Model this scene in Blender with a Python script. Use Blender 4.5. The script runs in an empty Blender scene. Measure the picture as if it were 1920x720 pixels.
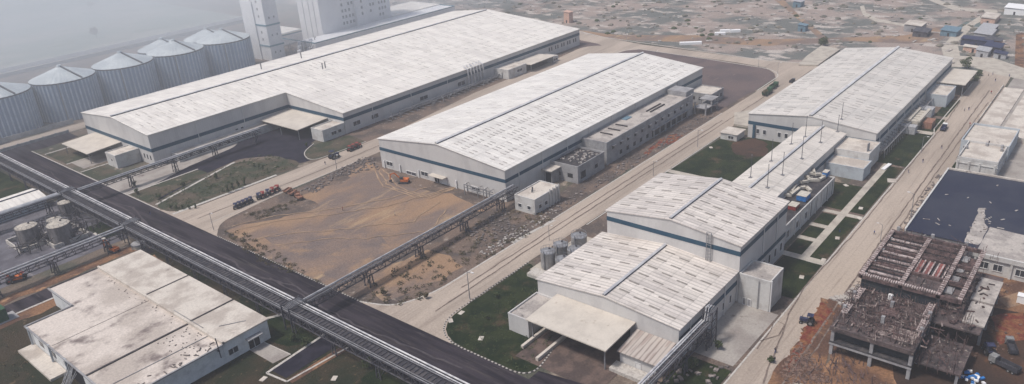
import bpy, math, random
import numpy as np
from mathutils import Vector, Matrix
random.seed(7)
sc = bpy.context.scene
col = sc.collection
# ------------------------------------------------------------------ camera
FOC = 1419.0; CH = 120.0
R = np.array([[0.63352379, -0.77084747, -0.06664668],
              [-0.35188596, -0.21033917, -0.912104],
              [0.68907465, 0.60129162, -0.40450527]])     # rows: right, down, forward
cam_d = bpy.data.cameras.new('camera'); cam = bpy.data.objects.new('camera', cam_d); col.objects.link(cam)
mw = Matrix.Identity(4)
for i in range(3):
    mw[i][0] = R[0][i]; mw[i][1] = -R[1][i]; mw[i][2] = -R[2][i]
mw[0][3], mw[1][3], mw[2][3] = 0, 0, CH
cam.matrix_world = mw
cam_d.sensor_width = 36; cam_d.lens = FOC / 1920 * 36; cam_d.clip_start = 1; cam_d.clip_end = 20000
sc.camera = cam

def G(u, v, z=0.0):
    """a point at height z seen at pixel u, v of the 1920 x 720 photograph"""
    d = R.T @ np.array([(u - 960) / FOC, (v - 360) / FOC, 1.0])
    t = (z - CH) / d[2]
    return Vector((d[0] * t, d[1] * t, z))
def GY(u, v, y):
    d = R.T @ np.array([(u - 960) / FOC, (v - 360) / FOC, 1.0]); t = y / d[1]
    return Vector((d[0] * t, y, CH + d[2] * t))
def GX(u, v, x):
    d = R.T @ np.array([(u - 960) / FOC, (v - 360) / FOC, 1.0]); t = x / d[0]
    return Vector((x, d[1] * t, CH + d[2] * t))

# ------------------------------------------------------------------ materials
MATS = {}
def M(name, c1, c2=None, scale=0.5, detail=4, lo=0.4, hi=0.6, rough=0.9, metal=0.0, bump=0.0, bscale=None,
      stretch=(1, 1, 1), c3=None, scale3=2.0, lo3=0.5, hi3=0.65, wave=None, spec=0.1, fine=0.0, stretch3=None, cells=None, streak=None):
    m = bpy.data.materials.new(name); m.use_nodes = True
    nt = m.node_tree; N = nt.nodes; L = nt.links
    b = N['Principled BSDF']; b.inputs['Roughness'].default_value = rough; b.inputs['Metallic'].default_value = metal
    b.inputs['Specular IOR Level'].default_value = spec
    geo = N.new('ShaderNodeNewGeometry')
    def mapped(st):
        mp = N.new('ShaderNodeMapping'); mp.inputs['Scale'].default_value = st
        L.new(geo.outputs['Position'], mp.inputs['Vector']); return mp.outputs['Vector']
    vec = mapped(stretch)
    def noise(sc_, det, v=None, rg=0.6):
        n = N.new('ShaderNodeTexNoise'); n.inputs['Scale'].default_value = sc_; n.inputs['Detail'].default_value = det
        n.inputs['Roughness'].default_value = rg
        L.new(v or vec, n.inputs['Vector']); return n.outputs['Fac']
    def ramp(s, lo_, hi_):
        r = N.new('ShaderNodeMapRange'); r.inputs[1].default_value = lo_; r.inputs[2].default_value = hi_
        r.interpolation_type = 'SMOOTHSTEP'; L.new(s, r.inputs[0]); return r.outputs[0]
    def mix(f, a, bb, mode='MIX'):
        x = N.new('ShaderNodeMix'); x.data_type = 'RGBA'; x.blend_type = mode
        if isinstance(f, float): x.inputs[0].default_value = f
        else: L.new(f, x.inputs[0])
        for k, c in ((6, a), (7, bb)):
            if isinstance(c, tuple): x.inputs[k].default_value = (*c, 1)
            else: L.new(c, x.inputs[k])
        return x.outputs[2]
    cur = c1
    if c2: cur = mix(ramp(noise(scale, detail), lo, hi), cur, c2)
    if c3: cur = mix(ramp(noise(scale3, 5, mapped(stretch3) if stretch3 else None), lo3, hi3), cur, c3)
    if fine:
        f = N.new('ShaderNodeMapRange'); f.inputs[1].default_value = 0.3; f.inputs[2].default_value = 0.7
        f.inputs[3].default_value = 1 - fine * 1.3; f.inputs[4].default_value = 1 + fine * 1.1
        L.new(noise(1.7, 6, mapped((1, 1, 1)), 0.75), f.inputs[0])
        vm = N.new('ShaderNodeVectorMath'); vm.operation = 'SCALE'
        if isinstance(cur, tuple): vm.inputs[0].default_value = cur
        else: L.new(cur, vm.inputs[0])
        L.new(f.outputs[0], vm.inputs['Scale']); cur = vm.outputs[0]
    hgt = None
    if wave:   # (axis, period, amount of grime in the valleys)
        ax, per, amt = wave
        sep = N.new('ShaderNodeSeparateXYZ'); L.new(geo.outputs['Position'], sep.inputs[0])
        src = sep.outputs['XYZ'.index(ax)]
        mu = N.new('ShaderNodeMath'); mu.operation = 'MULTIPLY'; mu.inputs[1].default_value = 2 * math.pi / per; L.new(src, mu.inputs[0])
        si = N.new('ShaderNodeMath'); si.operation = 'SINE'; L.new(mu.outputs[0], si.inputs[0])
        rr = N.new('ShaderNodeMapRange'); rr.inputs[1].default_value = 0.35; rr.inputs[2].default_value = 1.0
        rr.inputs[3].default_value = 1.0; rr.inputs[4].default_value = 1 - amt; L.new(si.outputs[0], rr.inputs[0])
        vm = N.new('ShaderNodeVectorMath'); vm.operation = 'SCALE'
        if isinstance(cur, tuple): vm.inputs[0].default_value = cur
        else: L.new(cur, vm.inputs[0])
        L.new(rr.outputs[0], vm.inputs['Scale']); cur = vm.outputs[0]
    def scale_by(fac, lo_, hi_, a=0.0, bb=1.0):
        r_ = N.new('ShaderNodeMapRange'); r_.inputs[1].default_value = a; r_.inputs[2].default_value = bb
        r_.inputs[3].default_value = lo_; r_.inputs[4].default_value = hi_; L.new(fac, r_.inputs[0])
        v_ = N.new('ShaderNodeVectorMath'); v_.operation = 'SCALE'
        if isinstance(cur, tuple): v_.inputs[0].default_value = cur
        else: L.new(cur, v_.inputs[0])
        L.new(r_.outputs[0], v_.inputs['Scale']); return v_.outputs[0]
    if cells:   # every sheet its own shade: (size x, size y, amount)
        mp = N.new('ShaderNodeMapping'); mp.inputs['Scale'].default_value = (1 / cells[0], 1 / cells[1], 0); L.new(geo.outputs['Position'], mp.inputs['Vector'])
        fl = N.new('ShaderNodeVectorMath'); fl.operation = 'FLOOR'; L.new(mp.outputs['Vector'], fl.inputs[0])
        wn = N.new('ShaderNodeTexWhiteNoise'); wn.noise_dimensions = '3D'; L.new(fl.outputs[0], wn.inputs['Vector'])
        cur = scale_by(wn.outputs['Value'], 1 - cells[2], 1 + cells[2] * .6)
        fr_ = N.new('ShaderNodeVectorMath'); fr_.operation = 'FRACTION'; L.new(mp.outputs['Vector'], fr_.inputs[0])
        sp = N.new('ShaderNodeSeparateXYZ'); L.new(fr_.outputs[0], sp.inputs[0])
        cur = scale_by(sp.outputs[1], .80, 1.0, 0.0, .10)
    if streak:  # (scale across, scale along, dark amount, colour)
        nz = noise(1.0, 4, mapped((streak[0], streak[1], .05)))
        cur = mix(ramp(nz, .52, .72), cur, mix(streak[2], cur, streak[3]))
    if isinstance(cur, tuple): b.inputs['Base Color'].default_value = (*cur, 1)
    else: L.new(cur, b.inputs['Base Color'])
    if bump:
        bp = N.new('ShaderNodeBump'); bp.inputs['Strength'].default_value = 1.0; bp.inputs['Distance'].default_value = bump
        L.new(noise(bscale or scale * 6, 5), bp.inputs['Height']); L.new(bp.outputs[0], b.inputs['Normal'])
    MATS[name] = m
    return m

# ground
M('base', (0.16, 0.125, 0.10), (0.085, 0.085, 0.065), 0.03, 6, .42, .58, c3=(0.28, 0.23, 0.185), scale3=.11, lo3=.56, hi3=.68, bump=.5, bscale=.3, fine=.35, stretch=(1, 1.0, 1))
M('scrub', (0.31, 0.25, 0.22), (0.135, 0.14, 0.13), .022, 8, .44, .56, c3=(0.46, 0.41, 0.37), scale3=.07, lo3=.53, hi3=.64, bump=.8, bscale=.15, fine=.5, stretch3=(1.6, .8, 1))
M('field', (0.20, 0.24, 0.21), (0.30, 0.30, 0.27), .012, 6, .4, .6, c3=(.15, .18, .14), scale3=.03, lo3=.55, hi3=.65)
M('asphalt', (0.015, 0.012, 0.018), (0.044, 0.036, 0.045), .10, 7, .38, .64, rough=.85, bump=.04, bscale=2, stretch=(3.4, .3, 1), streak=(.9, .03, .35, (.13, .11, .10)), c3=(0.075, 0.063, 0.065), scale3=.35, lo3=.56, hi3=.75, fine=.2)
M('asphalt_new', (0.014, 0.013, 0.022), (0.026, 0.023, 0.036), .2, 5, .4, .6, rough=.8, fine=.15)
M('concrete_road', (0.43, 0.36, 0.30), (0.33, 0.275, 0.23), .05, 7, .4, .62, stretch=(.22, 1.3, 1), c3=(0.23, 0.185, 0.155), scale3=.25, lo3=.58, hi3=.76, stretch3=(.12, 1.6, 1), fine=.16, bump=.03, bscale=2, streak=(.03, 1.1, .4, (.17, .13, .11)))
M('yard_concrete', (0.36, 0.33, 0.30), (0.27, 0.24, 0.22), .12, 6, .4, .65, c3=(.16, .13, .12), scale3=.3, lo3=.6, hi3=.75, fine=.15)
M('path', (0.46, 0.42, 0.36), (0.34, 0.30, 0.26), .25, 5, .4, .7, fine=.12)
M('tan', (0.30, 0.195, 0.125), (0.185, 0.140, 0.120), .028, 8, .42, .58, c3=(0.38, 0.27, 0.17), scale3=.08, lo3=.55, hi3=.72, stretch3=(.35, 1.6, 1), fine=.26, bump=.25, bscale=.5, stretch=(.7, 1.2, 1))
M('dust_dark', (0.060, 0.052, 0.060), (0.085, 0.072, 0.078), .5, 5, .4, .6)
M('tan_grey', (0.23, 0.165, 0.130), (0.165, 0.130, 0.118), .06, 8, .40, .62, c3=(0.30, 0.20, 0.13), scale3=.09, lo3=.5, hi3=.7, fine=.3, bump=.25, bscale=.6)
M('soil_grey', (0.17, 0.125, 0.10), (0.095, 0.078, 0.07), .08, 7, .42, .6, c3=(0.28, 0.235, 0.20), scale3=.35, lo3=.58, hi3=.7, fine=.35, bump=.3, bscale=.7)
M('soil_purple', (0.140, 0.105, 0.100), (0.105, 0.083, 0.085), .06, 6, .4, .6, c3=(.22, .16, .14), scale3=.2, lo3=.6, hi3=.75, fine=.25, stretch3=(.4, 2, 1))
M('soil_orange', (0.23, 0.125, 0.07), (0.11, 0.062, 0.045), .09, 7, .42, .6, c3=(0.36, 0.21, 0.12), scale3=.2, lo3=.57, hi3=.7, fine=.35, bump=.3, bscale=.6)
M('soil_red', (0.16, 0.042, 0.030), (0.22, 0.10, 0.05), .35, 6, .42, .6, fine=.4, bump=.4, bscale=.8)
M('soil_dark', (0.07, 0.04, 0.028), (0.045, 0.03, 0.024), .07, 6, .4, .6, c3=(.15, .07, .035), scale3=.12, lo3=.56, hi3=.7, fine=.3)
M('lawn', (0.009, 0.018, 0.006), (0.026, 0.035, 0.012), .16, 7, .4, .6, c3=(0.07, 0.05, 0.03), scale3=.14, lo3=.54, hi3=.70, fine=.35, bump=.2, bscale=2.5)
M('lawn_rough', (0.05, 0.058, 0.036), (0.10, 0.08, 0.058), .09, 8, .42, .6, c3=(0.21, 0.17, 0.13), scale3=.3, lo3=.6, hi3=.7, fine=.4, bump=.3, bscale=1.6)
M('lawn_brown', (0.05, 0.038, 0.024), (0.022, 0.027, 0.015), .055, 8, .42, .58, c3=(0.13, 0.09, 0.055), scale3=.5, lo3=.6, hi3=.7, fine=.3, bump=.3, bscale=1.6)
M('pond', (0.085, 0.11, 0.09), rough=.2)
M('kerb_white', (0.50, 0.47, 0.43), (0.33, 0.30, 0.275), 1.5, 3, .45, .7)
M('kerb_dark', (0.06, 0.055, 0.055))
# buildings
M('wall', (0.56, 0.545, 0.53), (0.49, 0.475, 0.465), .16, 5, .42, .64, wave=('X', 1.1, .05), rough=.55, stretch=(1, 1, .35), fine=.05)
M('wall_y', (0.56, 0.545, 0.53), (0.49, 0.475, 0.465), .16, 5, .42, .64, wave=('Y', 1.1, .05), rough=.55, stretch=(1, 1, .35), fine=.05)
M('plaster', (0.56, 0.55, 0.53), (0.45, 0.43, 0.41), .3, 6, .45, .65, c3=(.28, .26, .24), scale3=.4, lo3=.62, hi3=.8, stretch3=(1, 1, .25), fine=.08)
M('plaster_pale', (0.66, 0.67, 0.67), (0.52, 0.53, 0.53), .3, 6, .45, .68, c3=(.34, .33, .31), scale3=.5, lo3=.62, hi3=.8, stretch3=(1, 1, .25), fine=.08)
M('plaster_blue', (0.43, 0.47, 0.50), (0.36, 0.38, 0.41), .3, 6, .45, .65, fine=.08)
M('band', (0.022, 0.062, 0.105), (0.03, 0.075, 0.115), .2, 3, rough=.45)
def roofmat(name, c1, c2, c3, wave, sc2=.12, lo3=.60, hi3=.85, cl=(2.1, 7.3, .07)):
    M(name, c1, c2, sc2, 7, .42, .62, rough=.5, wave=wave, c3=c3, scale3=.12, lo3=lo3, hi3=hi3, stretch3=(1.2, .4, 1), stretch=(1.6, .5, 1), fine=.12, spec=.3, cells=cl, streak=(1.1, .12, .18, (.40, .33, .27)))
roofmat('roof_far', (0.80, 0.76, 0.70), (0.70, 0.66, 0.61), (0.58, 0.54, 0.50), ('X', 2.4, .10))
roofmat('roof_mid', (0.78, 0.75, 0.70), (0.69, 0.66, 0.62), (0.57, 0.53, 0.49), ('X', 2.2, .12))
roofmat('roof_right', (0.66, 0.62, 0.57), (0.56, 0.53, 0.49), (0.46, 0.42, 0.38), ('X', 2.2, .12))
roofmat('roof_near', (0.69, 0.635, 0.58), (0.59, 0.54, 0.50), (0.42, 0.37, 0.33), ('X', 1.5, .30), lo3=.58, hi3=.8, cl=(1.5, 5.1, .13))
roofmat('roof_link', (0.68, 0.63, 0.57), (0.57, 0.53, 0.48), (0.44, 0.40, 0.36), ('X', 1.8, .10))
M('roof_old', (0.46, 0.41, 0.37), (0.35, 0.29, 0.26), .4, 5, .45, .6, wave=('Y', 1.3, .35), stretch=(.3, 2, 1))
M('canopy', (0.57, 0.52, 0.455), (0.49, 0.445, 0.39), .15, 5, .4, .65, c3=(.4, .34, .28), scale3=.5, lo3=.65, hi3=.75, fine=.06)
M('skylight', (0.22, 0.20, 0.18), (0.28, 0.255, 0.23), 1.2, 3, rough=.4)
M('dash', (0.22, 0.20, 0.19), (0.36, 0.33, 0.31), .1, 3, rough=.6)
M('dash_pale', (0.40, 0.375, 0.35), (0.54, 0.51, 0.46), .1, 3, rough=.6)
M('ridge', (0.60, 0.60, 0.60), (0.48, 0.48, 0.50), .3, 3, rough=.7, spec=.1)
M('ridge_dark', (0.05, 0.06, 0.09), rough=.5)
M('slab_roof', (0.60, 0.535, 0.48), (0.44, 0.385, 0.34), .07, 8, .42, .6, c3=(0.19, 0.155, 0.145), scale3=.15, lo3=.52, hi3=.72, fine=.18, stretch=(.9, 1, 1))
M('slab_pale', (0.58, 0.53, 0.47), (0.42, 0.37, 0.325), .14, 7, .42, .62, c3=(0.24, 0.20, 0.18), scale3=.3, lo3=.63, hi3=.75, fine=.15)
M('membrane', (0.022, 0.026, 0.050), (0.036, 0.040, 0.062), .05, 5, .4, .6, rough=.6, fine=.12)
M('grey_conc', (0.34, 0.335, 0.34), (0.25, 0.245, 0.255), .25, 7, .42, .6, c3=(.35, .33, .31), scale3=.5, lo3=.6, hi3=.7, fine=.18)
M('grey_conc_roof', (0.45, 0.41, 0.375), (0.32, 0.29, 0.27), .25, 7, .42, .6, c3=(.13, .12, .12), scale3=.5, lo3=.62, hi3=.72, fine=.2)
M('dark_conc', (0.045, 0.043, 0.048), (0.09, 0.08, 0.08), .5, 6, .45, .65, fine=.3)
M('conc_dusty', (0.12, 0.092, 0.09), (0.06, 0.05, 0.052), .35, 7, .42, .6, c3=(.30, .25, .22), scale3=.7, lo3=.58, hi3=.68, fine=.3)
M('timber', (0.15, 0.10, 0.095), (0.07, 0.05, 0.05), .6, 4, .42, .6, fine=.3)
M('timber_pale', (0.50, 0.42, 0.40), (0.28, 0.22, 0.21), .9, 4, .42, .6, fine=.3)
M('plank', (0.33, 0.27, 0.25), (0.14, 0.105, 0.10), .5, 4, .45, .6, fine=.3)
M('panel_red', (0.27, 0.10, 0.09), (0.19, 0.075, 0.07), .7, 4, .4, .6, fine=.2)
M('window', (0.035, 0.04, 0.05), rough=.25, spec=.6)
M('opening', (0.03, 0.028, 0.032))
M('frame', (0.66, 0.65, 0.64), rough=.5)
M('steel', (0.26, 0.26, 0.275), (0.19, 0.19, 0.20), .5, 4, metal=.1, rough=.45, fine=.1)
M('steel_dark', (0.055, 0.055, 0.07), (0.10, 0.095, 0.105), .6, 4, metal=.0, rough=.6)
M('tray', (0.05, 0.047, 0.055), (0.085, 0.078, 0.082), .5, 5, .42, .6, rough=.7)
M('pipe_bright', (0.62, 0.61, 0.61), (0.42, 0.42, 0.44), .5, 4, metal=.1, rough=.5)
M('tank_steel', (0.42, 0.42, 0.43), (0.30, 0.29, 0.29), .5, 5, metal=.5, rough=.4, stretch=(1, 1, .3), fine=.1)
M('tank_old', (0.26, 0.24, 0.235), (0.16, 0.145, 0.145), .5, 5, metal=.2, rough=.6, stretch=(1, 1, .3), fine=.2)
M('tank_top', (0.50, 0.46, 0.40), (0.38, 0.34, 0.29), 1, 4, rough=.6)
M('silo', (0.26, 0.34, 0.47), (0.21, 0.28, 0.40), .08, 4, metal=.1, rough=.45, stretch=(1, 1, .2))
M('silo_rib', (0.44, 0.51, 0.60), (0.36, 0.43, 0.52), .3, 3, metal=.1, rough=.5)
M('silo_roof', (0.56, 0.60, 0.61), (0.46, 0.50, 0.52), .1, 4, metal=.2, rough=.45)
M('tower', (0.70, 0.70, 0.71), (0.64, 0.64, 0.66), .1, 3, rough=.6)
M('blue_trim', (0.10, 0.21, 0.27), rough=.5)
M('leaf', (0.035, 0.05, 0.02), (0.065, 0.08, 0.033), 1.3, 3, .4, .6, rough=.7)
M('leaf_dry', (0.11, 0.085, 0.05), (0.06, 0.055, 0.032), .4, 4, .4, .6, rough=.8)
M('scrub_leaf', (0.13, 0.125, 0.10), (0.19, 0.17, 0.14), .05, 4, .4, .6)
M('brick_bits', (0.20, 0.13, 0.10), (0.09, 0.06, 0.05), .7, 3, .45, .6)
M('netting', (0.025, 0.032, 0.042), (0.04, 0.045, 0.05), .5, 3)
M('bark', (0.09, 0.065, 0.05), rough=.9)
M('debris', (0.42, 0.39, 0.36), (0.20, 0.17, 0.16), .6, 3, .45, .6)
M('debris_dark', (0.14, 0.12, 0.115), (0.30, 0.26, 0.24), .7, 3, .5, .7)
M('white_thing', (0.78, 0.78, 0.78))
M('duct', (0.56, 0.52, 0.45), (0.46, 0.42, 0.36), 1.2, 3, rough=.5)
for n_, c_ in dict(p_blue=(0.02, 0.13, 0.36), p_red=(0.22, 0.04, 0.035), p_orange=(0.45, 0.12, 0.035), p_green=(0.035, 0.085, 0.045), p_navy=(0.03, 0.035, 0.075),
                   p_yellow=(0.55, 0.38, 0.06), p_white=(0.7, 0.7, 0.68), p_grey=(0.2, 0.2, 0.2), rubber=(0.02, 0.02, 0.02), p_dark=(0.045, 0.045, 0.055),
                   skin=(0.22, 0.12, 0.08), cloth_dark=(0.035, 0.035, 0.05), cloth_red=(0.3, 0.03, 0.03), cloth_pale=(0.5, 0.48, 0.45), cloth_blue=(0.03, 0.06, 0.2), hair=(0.01, 0.009, 0.008),
                   tin_blue=(0.12, 0.19, 0.24), tin_rust=(0.25, 0.13, 0.09), tin_grey=(0.34, 0.34, 0.35), brick_pale=(0.5, 0.33, 0.26)).items():
    M(n_, c_, tuple(min(1, x * 1.35 + .01) for x in c_), 1.5, 3, .45, .65, rough=.55)

# ------------------------------------------------------------------ mesh builder
class MB:
    def __init__(s): s.v = []; s.f = []
    def add(s, vs, fs):
        k = len(s.v); s.v += [tuple(p) for p in vs]; s.f += [tuple(i + k for i in f) for f in fs]; return s
    def box(s, x0, y0, z0, x1, y1, z1):
        s.add([(x0, y0, z0), (x1, y0, z0), (x1, y1, z0), (x0, y1, z0), (x0, y0, z1), (x1, y0, z1), (x1, y1, z1), (x0, y1, z1)],
              [(0, 3, 2, 1), (4, 5, 6, 7), (0, 1, 5, 4), (1, 2, 6, 5), (2, 3, 7, 6), (3, 0, 4, 7)]); return s
    def rbox(s, c, size, rz=0, tilt=0):
        cx, cy, cz = c; a, b, h = size[0] / 2, size[1] / 2, size[2] / 2
        cs, sn = math.cos(rz), math.sin(rz); ct, st = math.cos(tilt), math.sin(tilt)
        P = []
        for z in (-h, h):
            for x, y in ((-a, -b), (a, -b), (a, b), (-a, b)):
                X = x * ct + z * st; Z = -x * st + z * ct
                P.append((cx + X * cs - y * sn, cy + X * sn + y * cs, cz + Z))
        s.add(P, [(0, 3, 2, 1), (4, 5, 6, 7), (0, 1, 5, 4), (1, 2, 6, 5), (2, 3, 7, 6), (3, 0, 4, 7)]); return s
    def bar(s, a, b, w=.2, h=None):
        a = Vector(a); b = Vector(b); d = (b - a)
        if d.length < 1e-6: return s
        d.normalize(); up = Vector((0, 0, 1)) if abs(d.z) < .95 else Vector((1, 0, 0))
        r = d.cross(up).normalized(); u = r.cross(d); h = h or w
        P = [p + r * i * w / 2 + u * j * h / 2 for p in (a, b) for i, j in ((-1, -1), (1, -1), (1, 1), (-1, 1))]
        s.add(P, [(0, 1, 2, 3), (4, 7, 6, 5), (0, 4, 5, 1), (1, 5, 6, 2), (2, 6, 7, 3), (3, 7, 4, 0)]); return s
    def tube(s, pts, r, n=8):
        for a, b in zip(pts[:-1], pts[1:]): s.cone(a, b, r, r, n)
        return s
    def cone(s, a, b, r0, r1, n=10):
        a = Vector(a); b = Vector(b); d = (b - a).normalized(); up = Vector((0, 0, 1)) if abs(d.z) < .95 else Vector((1, 0, 0))
        r = d.cross(up).normalized(); u = r.cross(d)
        P = []
        for p, rr in ((a, r0), (b, r1)):
            for i in range(n):
                t = 2 * math.pi * i / n; P.append(p + r * math.cos(t) * rr + u * math.sin(t) * rr)
        F = [(i, (i + 1) % n, n + (i + 1) % n, n + i) for i in range(n)]
        s.add(P, F + [tuple(range(n))[::-1], tuple(range(n, 2 * n))]); return s
    def prism(s, pts, z0, z1):
        n = len(pts); P = [(p[0], p[1], z0) for p in pts] + [(p[0], p[1], z1) for p in pts]
        s.add(P, [(i, (i + 1) % n, n + (i + 1) % n, n + i) for i in range(n)] + [tuple(range(n))[::-1], tuple(range(n, 2 * n))]); return s
    def sheet(s, pts, z):
        s.add([(p[0], p[1], z) for p in pts], [tuple(range(len(pts)))]); return s
    def blob(s, c, r, n=6, sq=.7):
        c = Vector(c); P = []; ph = random.random() * 6
        for k, (zz, rr) in enumerate(((-.5, .75), (.2, 1), (.75, .6))):
            for i in range(n):
                t = ph + 2 * math.pi * i / n; q = rr * random.uniform(.7, 1.2)
                P.append(c + Vector((math.cos(t) * q * r, math.sin(t) * q * r, zz * r * sq)))
        P.append(c + Vector((0, 0, r * sq * 1.0)))
        F = []
        for k in range(2):
            for i in range(n):
                F.append((k * n + i, k * n + (i + 1) % n, (k + 1) * n + (i + 1) % n, (k + 1) * n + i))
        F += [(2 * n + i, 2 * n + (i + 1) % n, 3 * n) for i in range(n)]
        s.add(P, F); return s
    def leafs(s, c, rad, n, size):
        for _ in range(n):
            while 1:
                q = Vector((random.uniform(-1, 1), random.uniform(-1, 1), random.uniform(-1, 1)))
                if q.length < 1: break
            p = Vector(c) + Vector((q.x * rad[0], q.y * rad[1], q.z * rad[2]))
            a = Vector((random.gauss(0, 1), random.gauss(0, 1), random.gauss(0, 1))).normalized()
            b = a.orthogonal().normalized(); z = size * random.uniform(.6, 1.4)
            s.add([p - a * z, p - b * z * .6, p + a * z, p + b * z * .6], [(0, 1, 2, 3)])
        return s

def obj(name, mb, mat, parent=None, loc=None, smooth=False):
    """one mesh object; vertices are world coordinates, stored relative to the thing's base"""
    org = Vector((0, 0, 0))
    if parent is not None:
        p = parent
        while p.parent is not None: p = p.parent
        org = Vector(p.location)
    elif loc is not None: org = Vector(loc)
    me = bpy.data.meshes.new(name)
    me.from_pydata([(a - org.x, b - org.y, c - org.z) for a, b, c in mb.v], [], mb.f); me.validate(); me.update()
    if smooth: me.polygons.foreach_set('use_smooth', [True] * len(me.polygons))
    me.materials.append(MATS[mat])
    o = bpy.data.objects.new(name, me); col.objects.link(o)
    if parent is not None: o.parent = parent
    else: o.location = org
    return o
def tag(o, label, cat, group=None):
    o['label'] = label; o['category'] = cat
    if group: o['group'] = group
    return o
def thing(name, label, cat, loc=(0, 0, 0), group=None):
    o = bpy.data.objects.new(name, None); col.objects.link(o); o.location = loc; o.empty_display_size = .5
    return tag(o, label, cat, group)
def struct(name, mb, mat):
    o = obj(name, mb, mat); o['kind'] = 'structure'; return o
def stuff(name, mb, mat, parent=None, smooth=False):
    o = obj(name, mb, mat, parent, smooth=smooth); o['kind'] = 'stuff'; return o
def single(name, mb, mat, label, cat, group=None, loc=None):
    return tag(obj(name, mb, mat, None, loc), label, cat, group)
def dup(root, loc, rz=0, label=None, group=None, scale=None, swap=None):
    def cp(o, par):
        c = o.copy(); col.objects.link(c)
        if par is not None: c.parent = par
        for ch in kids.get(o.name, []): cp(ch, c)
        return c
    kids = {}
    def walk(o):
        kids[o.name] = list(o.children)
        for ch in o.children: walk(ch)
    walk(root)
    r = cp(root, None); r.location = loc; r.rotation_euler = (0, 0, rz)
    if scale: r.scale = (scale,) * 3
    if label: r['label'] = label
    if group: r['group'] = group
    return r
def inpoly(x, y, P):
    c = False; n = len(P)
    for i in range(n):
        x1, y1 = P[i][0], P[i][1]; x2, y2 = P[(i + 1) % n][0], P[(i + 1) % n][1]
        if (y1 > y) != (y2 > y) and x < (x2 - x1) * (y - y1) / (y2 - y1) + x1: c = not c
    return c
def rnd_in(P):
    xs = [p[0] for p in P]; ys = [p[1] for p in P]
    while 1:
        x = random.uniform(min(xs), max(xs)); y = random.uniform(min(ys), max(ys))
        if inpoly(x, y, P): return x, y
def rect(x0, y0, x1, y1): return [(x0, y0), (x1, y0), (x1, y1), (x0, y1)]
def px(*pts): return [tuple(G(u, v))[:2] for u, v in pts]
def fillet(P, rad, n=6):
    """round the corners of a polygon; rad one number or one per corner"""
    out = []; k = len(P)
    for i in range(k):
        r = rad[i] if isinstance(rad, (list, tuple)) else rad
        p = Vector(P[i][:2]); a = Vector(P[i - 1][:2]); b = Vector(P[(i + 1) % k][:2])
        if r <= 0: out.append(tuple(p)); continue
        da = (a - p).normalized(); db = (b - p).normalized(); r = min(r, (a - p).length * .49, (b - p).length * .49)
        s_, e_ = p + da * r, p + db * r
        for j in range(n + 1):
            t = j / n; q = s_ * (1 - t) ** 2 + p * 2 * t * (1 - t) + e_ * t * t; out.append(tuple(q))
    return out
def ragged(P, amp, step):
    out = []; k = len(P)
    for i in range(k):
        a = Vector(P[i][:2]); b = Vector(P[(i + 1) % k][:2]); n = max(1, int((b - a).length / step))
        for j in range(n):
            q = a.lerp(b, j / n); out.append((q.x + random.gauss(0, amp), q.y + random.gauss(0, amp)))
    return out

# ------------------------------------------------------------------ the ground
NSH = [0]
def gsheet(name, P, layer, mat):
    NSH[0] += 1
    return struct(name, MB().sheet(P, layer * .016 + NSH[0] * .00012), mat)
def plate(name, P, z, mat, z0=-.05): return struct(name, MB().prism(P, z0, z), mat)
gsheet('ground', rect(-7000, -7000, 9000, 9000), 0, 'base')
gsheet('scrubland', [(446, 330), (444, 262), (430, 166), (432, 150), (470, 152), (452, 70), (452, -400), (2500, -400), (2500, 2600), (446, 2600)], 1, 'scrub')
gsheet('field', [(-900, 640), (385, 640), (600, 4000), (-900, 4000)], 2, 'field')
gsheet('silo_yard', [(-200, 462), (385, 462), (385, 632), (-200, 632)], 1, 'soil_grey')
gsheet('pond', fillet(px((1790, 52), (1822, 35), (1860, 26), (1850, 48), (1818, 56)), 20), 3, 'pond')
# site soil between the roads
gsheet('soil_lot', ragged(rect(117.5, 150, 204, 259), .4, 4), 1, 'soil_grey')
gsheet('sand_lot', ragged(px((480, 492), (418, 432), (520, 412), (600, 388), (560, 372), (600, 352), (640, 345), (690, 300), (712, 315), (760, 345), (860, 372), (915, 392), (880, 400), (700, 500), (640, 538), (600, 530)), 1.2, 5), 2, 'tan')
gsheet('grey_patch', ragged(px((470, 478), (520, 440), (600, 425), (680, 440), (720, 470), (690, 500), (640, 530), (600, 525)), 2.0, 4), 3, 'tan_grey')
gsheet('sand_under_bridge', ragged(px((700, 512), (800, 470), (840, 478), (870, 500), (800, 535), (730, 560), (690, 540)), 1.2, 4), 2, 'tan')
gsheet('worksite_soil', ragged(rect(196, 150.5, 372, 162), .5, 5), 2, 'soil_grey')
gsheet('red_earth', ragged(px((1215, 292), (1235, 275), (1262, 268), (1280, 255), (1262, 250), (1228, 272), (1205, 285)), .6, 3), 3, 'soil_red')
gsheet('strip_soil', rect(212, 276, 412, 296), 1, 'soil_grey')
gsheet('purple_soil', fillet([(331, 163), (331, 153), (372, 151), (404, 151), (413, 160), (421, 215), (424, 256), (410, 260), (358, 262), (358, 163)], [0, 3, 3, 8, 10, 3, 10, 10, 0, 0]), 2, 'soil_purple')
gsheet('end_soil', fillet([(412, 268), (412, 330), (430, 330), (440, 292), (428, 272)], [0, 0, 0, 8, 12]), 2, 'soil_purple')
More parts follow.
